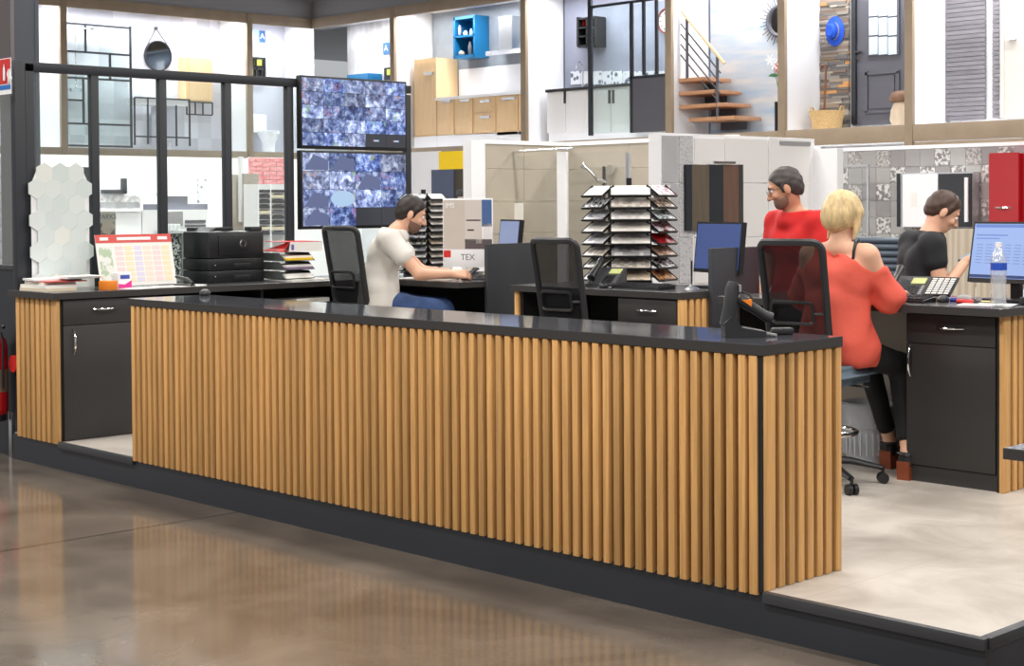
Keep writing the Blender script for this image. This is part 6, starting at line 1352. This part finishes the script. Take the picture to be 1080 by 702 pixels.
# grey mosaic tile wall
YT = 10.74
tws = thing('tile_wall', 'show wall of grey plain and floral tiles behind the man in black', 'tiled wall', (-6.0, YT, 0))
box('core', (-7.29, YT + 0.012, 0), (-3.9, YT + 0.12, 2.18), M['white'], tws); box('top_trim', (-7.29, YT - 0.01, 2.17), (-3.9, YT + 0.12, 2.21), M['white'], tws)
tmats = [mat('tile_grey_%d' % k, srgb(*c), 0.4, noise=(4, 0.06, (1, 1, 1)), rand=0.05) for k, c in enumerate(((158, 155, 154), (146, 142, 142), (170, 168, 166)))]
fm_ = [two_tone('tile_floral', srgb(126, 122, 122), srgb(214, 212, 210), 'noise', 26, 0.5, 0.4, (1, 1, 1), 0.05), two_tone('tile_floral_soft', srgb(136, 132, 130), srgb(190, 186, 184), 'noise', 34, 0.5, 0.4, (1, 1, 1), 0.08)]
S_ = 0.187
for i in range(18):
    for j in range(8):
        x = -7.26 + i * S_; z = 2.165 - (j + 1) * S_
        m = tmats[random.randrange(3)] if (i + j) % 2 else (fm_[0] if random.random() < 0.55 else fm_[1])
        if (i + j) % 2 == 0 and random.random() < 0.15: m = tmats[0]
        box('tile', (x, YT, z), (x + S_ - 0.004, YT + 0.012, z + S_ - 0.004), m, tws)
rcb = thing('red_wall_cabinet', 'glossy red wall cabinet with chrome handle on the grey tile wall', 'cabinet', (GY(1062, 235, YT - 0.3).x, YT - 0.2, 1.3))
ybox('body', 1043, 162, 1074, 246, YT - 0.02, 0.34, M['red'], rcb); ybox('door', 1043.5, 161, 1074, 247, YT - 0.36, 0.02, M['red'], rcb); ybox('side_unit', 1075, 161, 1110, 247, YT - 0.02, 0.30, M['red'], rcb)
p = GY(1057, 219, YT - 0.40); hd_ = MB().tube([(p.x - 0.09, p.y + 0.02, p.z), (p.x - 0.05, p.y, p.z), (p.x + 0.05, p.y, p.z), (p.x + 0.09, p.y + 0.02, p.z)], [0.008, 0.012, 0.012, 0.008], 8).obj('handle', M['chrome'], rcb, rel=False)
mc = thing('mirror_panel', 'mirror with painted white and dark reflections on the grey tile wall', 'cabinet', (GY(985, 240, YT - 0.1).x, YT - 0.1, 1.2))  # a mirror: its white and dark reflections modelled as coloured panels and a bar
ybox('body', 945, 182, 1026, 240, YT - 0.005, 0.15, M['alu'], mc); ybox('white_reflection', 952, 183.5, 989, 239, YT - 0.155, 0.02, M['gloss_white'], mc); ybox('dark_reflection', 990, 183, 1024, 239.5, YT - 0.155, 0.02, M['frame'], mc); ybox('handle', 1017, 187, 1020.5, 234, YT - 0.175, 0.02, M['white'], mc); ybox('side_strip', 945.5, 183, 948, 239, YT - 0.155, 0.02, M['frame'], mc)
ybox('notice', 961, 203, 967, 218, YT - 0.175, 0.002, M['paper'], mc)
se = thing('glass_shower_screen', 'clear glass shower screen with chrome rail in front of the grey tile wall', 'shower screen', (GY(890, 230, YT - 0.5).x, YT - 0.5, 0))
ybox('pane', 870, 175, 912, 'f', YT - 0.4, 0.008, M['glass2'], se); ybox('rail', 866, 158, 870, 'f', YT - 0.4, 0.03, M['alu'], se); ybox('rail', 868, 174, 916, 176, YT - 0.4, 0.02, M['alu'], se); ybox('rail', 914, 175, 916, 'f', YT - 0.4, 0.02, M['alu'], se)
# yellow bay with slate-blue cupboard (under the gallery, left of the shower corner)
yb = thing('yellow_panel', 'yellow painted show panel behind the slate blue cupboard', 'panel', (GY(480, 200, 12.0).x, 12.0, 0)); ybox('board', 463, 159, 506, 'f', 12.0, 0.06, M['yellow'], yb); ybox('white_board', 428, 160, 463, 'f', 12.0, 0.05, M['white'], yb)
nvc = thing('slate_cupboard', 'slate blue cupboard in front of the yellow panel', 'cupboard', (GY(473, 250, 11.4).x, 11.4, 0))
ybox('body', 455, 178.5, 493, 'f', 11.6, 0.4, mat('cupboard_brown_side', srgb(58, 50, 40), 0.5), nvc); ybox('door', 455, 179, 478, 'f', 11.2, 0.02, M['navy'], nvc)
bxc = thing('black_topped_cabinet', 'narrow cabinet with a black top behind the display board', 'cabinet', (GY(491, 207, 10.6).x, 10.6, 0)); ybox('top', 481, 200, 501, 207, 10.6, 0.3, M['black'], bxc, 0.01); ybox('body', 483, 207, 499, 'f', 10.58, 0.26, M['greige'], bxc)
# ---- left background behind the glass: white show partition with baths and boards

lw = thing('white_show_wall', 'long white show partition seen through the glass screen', 'partition', (XW, 7.0, 0))
box('core', (XW - 0.12, 2.5, 0), (XW, 9.3, 2.22), M['white'], lw)
tilew = two_tone('mosaic_band', srgb(176, 172, 172), srgb(226, 224, 224), 'noise', 14, 0.5, 0.5, (1, 1, 1), 0.1)
xbox('mosaic_band', 104, 206, 148, 220, XW, 0.01, tilew, lw)
mf = thing('wall_mirror', 'dark L-shaped mirror edge on the white show wall', 'mirror', (XW, GX(120, 200, XW).y, 1.7)); xbox('edge', 109, 200, 134, 204, XW, 0.06, M['frame'], mf); xbox('edge', 130, 188, 134, 204, XW, 0.06, M['frame'], mf)
vn = thing('vanity_unit', 'white vanity unit with grey basin fronts seen through the second pane', 'vanity unit', (XW + 0.3, GX(125, 240, XW).y, 0)); xbox('top', 104, 220, 149, 223, XW + 0.015, 0.5, M['gloss_white'], vn); xbox('front', 104, 223, 149, 'f', XW + 0.015, 0.46, M['white'], vn); xbox('grey_front', 110, 213, 122, 219, XW + 0.1, 0.3, M['grey'], vn); xbox('grey_front', 133, 213, 147, 219, XW + 0.1, 0.3, M['grey'], vn); xbox('grille', 124, 232, 148, 236, XW + 0.46, 0.01, M['grey'], vn)
bt = thing('bath', 'bath with dark grey panel and white rim seen through the third pane', 'bath', (XW + 0.5, GX(190, 220, XW).y, 0))
Xb = XW + 0.9
xbox('bath_panel', 174, 207, 198, 221, Xb, 0.03, mat('bath_panel', srgb(120, 122, 136), 0.4), bt); xbox('rim', 173, 203, 200, 207, Xb - 0.6, 0.64, M['gloss_white'], bt); xbox('tap_column', 210, 189, 218, 214, Xb - 0.5, 0.05, two_tone('screen_dots', srgb(140, 140, 150), srgb(226, 226, 232), 'voronoi', 14, 0.3, 0.5), bt); xbox('step', 174, 215, 219, 221, Xb - 0.5, 0.5, bpy.data.materials['bath_panel'], bt)
xbox('plinth_unit', 174, 221, 219, 'f', Xb - 0.5, 0.6, M['white'], bt); xbox('drawer_front', 175, 223, 193, 238, Xb + 0.1, 0.02, M['grey'], bt); xbox('grille', 196, 232, 217, 235, Xb + 0.1, 0.02, M['dgrey'], bt); xbox('grille', 196, 237, 217, 239, Xb + 0.1, 0.02, M['dgrey'], bt)
for k, (yy0, yy1) in enumerate(((2.8, 5.8), (6.1, 9.1))):  # unseen light bars added to brighten the white show wall
    t = thing('added_light_bar', ['first added fill light hung over the white show wall', 'second added fill light hung over the white show wall'][k], 'light bar', (XW + 1.4, (yy0 + yy1) / 2, 5.0))
    box('housing', (XW + 1.25, yy0, 5.02), (XW + 1.55, yy1, 5.08), M['white'], t)
    for yv in (yy0 + 0.3, yy1 - 0.3): MB().tube([(XW + 1.4, yv, 5.08), (XW + 1.4, yv, 6.6)], 0.006, 6).obj('cable', M['alu'], t, rel=False)
    area('show_wall_fill_light', (XW + 1.4, (yy0 + yy1) / 2, 5.01), 0.28, yy1 - yy0, 240, rot=(0, math.radians(-25), 0))
# boards, red brick panel, rack of samples
bd = thing('beige_boards', 'two beige sample boards leaning behind the printer', 'sample boards', (-10.5, GX(255, 230, -10.5).y, 0)); xbox('board', 245, 184, 257, 'f', -10.5, 0.03, M['greige'], bd); xbox('board', 257.5, 183, 273, 'f', -10.4, 0.03, mat('taupe_board', srgb(170, 162, 152), 0.6), bd); xbox('white_edge', 254, 165, 257, 234, -10.45, 0.05, M['white'], bd); xbox('grip', 264, 219, 268, 226, -10.36, 0.02, M['white'], bd)
rbk = two_tone('red_brick_print', srgb(206, 112, 116), srgb(228, 172, 172), 'noise', 12, 0.5, 0.6, (1, 1, 4), 0.15)
rp_ = thing('red_brick_panel', 'panel of pale red brick slips above the sample rack', 'brick panel', (XW + 0.04, GX(280, 180, XW + 0.04).y, 1.9))
ty0 = GX(263, 180, XW + 0.04).y; ty1 = GX(301, 180, XW + 0.04).y; tz1 = GX(282, 166, XW + 0.04).z; tz0 = GX(282, 194, XW + 0.04).z
box('backing', (XW + 0.0, ty0, tz0), (XW + 0.02, ty1, tz1), M['white'], rp_)
nr = 6; rhh = (tz1 - tz0) / nr
for r in range(nr):
    yv = ty0 - (0.11 if r % 2 else 0.0)
    while yv < ty1: box('brick', (XW + 0.02, max(yv, ty0), tz0 + r * rhh), (XW + 0.04, min(yv + 0.21, ty1), tz0 + (r + 1) * rhh - 0.006), rbk, rp_) if min(yv + 0.21, ty1) - max(yv, ty0) > 0.01 else None; yv += 0.22
rk = thing('sample_rack', 'white rack of dark sample boards right of the beige boards', 'rack', (-10.2, GX(287, 230, -10.2).y, 0))
for u in (272.5, 285.5, 300.5): xbox('upright', u - 0.8, 194, u + 0.8, 'f', -10.2, 0.25, M['white'], rk)
for r in range(9):
    for (u0, u1) in ((273.5, 285), (286.5, 300)):
        xbox('sample_board', u0, 200 + r * 5.6, u1, 202.8 + r * 5.6, -10.15, 0.2, [M['frame'], M['black'], M['dgrey'], mat('cream_edge', srgb(220, 210, 180), 0.5)][random.choice((0, 1, 1, 2, 3))], rk); xbox('shelf', u0, 203 + r * 5.6, u1, 203.8 + r * 5.6, -10.18, 0.22, M['white'], rk)
# black and white patterned stand behind the glass, next to the printer
bwp = two_tone('black_white_scroll', srgb(24, 24, 26), srgb(232, 232, 232), 'noise', 60, 0.5, 0.4, (1, 1, 1), 0.02)
bw = thing('patterned_tiles', 'black and white scroll tiles on a stand behind the glass beside the printer', 'tile stand', (-6.4, GX(185, 270, -6.4).y, 0))
for (v0, v1) in ((246, 269), (270, 297)):
    for (u0, u1) in ((175, 191.5), (193.5, 202)): xbox('tile', u0, v0, u1, v1, -6.4, 0.012, bwp, bw)
xbox('rail', 191.6, 243, 193.4, 'f', -6.41, 0.03, M['alu'], bw); xbox('top_shelf', 174, 243, 205, 246, -6.45, 0.15, M['white'], bw); xbox('backing', 174, 246, 203, 'f', -6.43, 0.02, M['black'], bw)
for k in range(4): tag(xbox('white_cup', 175 + 4.0 * k, 236, 178.6 + 4.0 * k, 243, -6.40, 0.06, M['white'], None, 0.006), ['leftmost', 'second', 'third', 'rightmost'][k] + ' small white cup on the patterned tile stand', 'cup', 'cups on the tile stand')
pk = thing('fabric_board', 'sample board lettered PARKS behind the calendar', 'sample board', (-6.6, GX(113, 240, -6.6).y, 0)); xbox('board', 104, 223, 122, 'f', -6.6, 0.01, M['greige'], pk); xbox('photo', 105, 234, 121, 247, -6.589, 0.002, two_tone('brown_photo', srgb(90, 66, 54), srgb(196, 176, 160), 'noise', 12, 0.5, 0.5), pk)
o = xbox('caption', 106, 226, 120, 231, -6.5895, 0.0005, M['greige'], pk); text('board_lettering', 'PARKS', 0.05, M['dgrey'], o, (0.0008, 0, 0), (PI/2, 0, PI/2), 0.0004)
# far left strip: low shelves behind the sign
ls = thing('grey_shelf_wall', 'tall grey display shelving at the left edge behind the glass', 'shelving', (-12.0, 1.2, 0))
Xs = -12.0
for k in range(9): xbox('shelf', -30, 185 + 17 * k, 11, 188 + 17 * k, Xs, 0.4, M['grey'], ls)
xbox('back', -30, 165, 11, 'f', Xs - 0.02, 0.02, mat('shelf_back', srgb(186, 188, 194), 0.6), ls)
bkc = [srgb(150, 70, 50), srgb(190, 120, 70), srgb(60, 60, 70), srgb(90, 40, 36)]
for k in range(5):
    tag(xbox('leaning_book', 84.5 + 2.2 * k, 200 + k, 86.4 + 2.2 * k, 215, -7.4, 0.15, mat('book_%d' % k, bkc[k % 4], 0.6)), ['leftmost', 'second', 'middle', 'fourth', 'rightmost'][k] + ' brown book showing past the edge of the hexagon tiles', 'book', 'books behind the hexagon tiles')
bsf = thing('dark_bookcase', 'dark narrow bookcase behind the hexagon tiles', 'bookcase', (-7.5, GX(85, 240, -7.5).y, 0))
for v in (176, 216, 262): xbox('shelf', 70, v, 96, v + 2, -7.5, 0.3, M['void'], bsf)
xbox('back', 70, 176, 96, 'f', -7.52, 0.02, M['frame'], bsf)
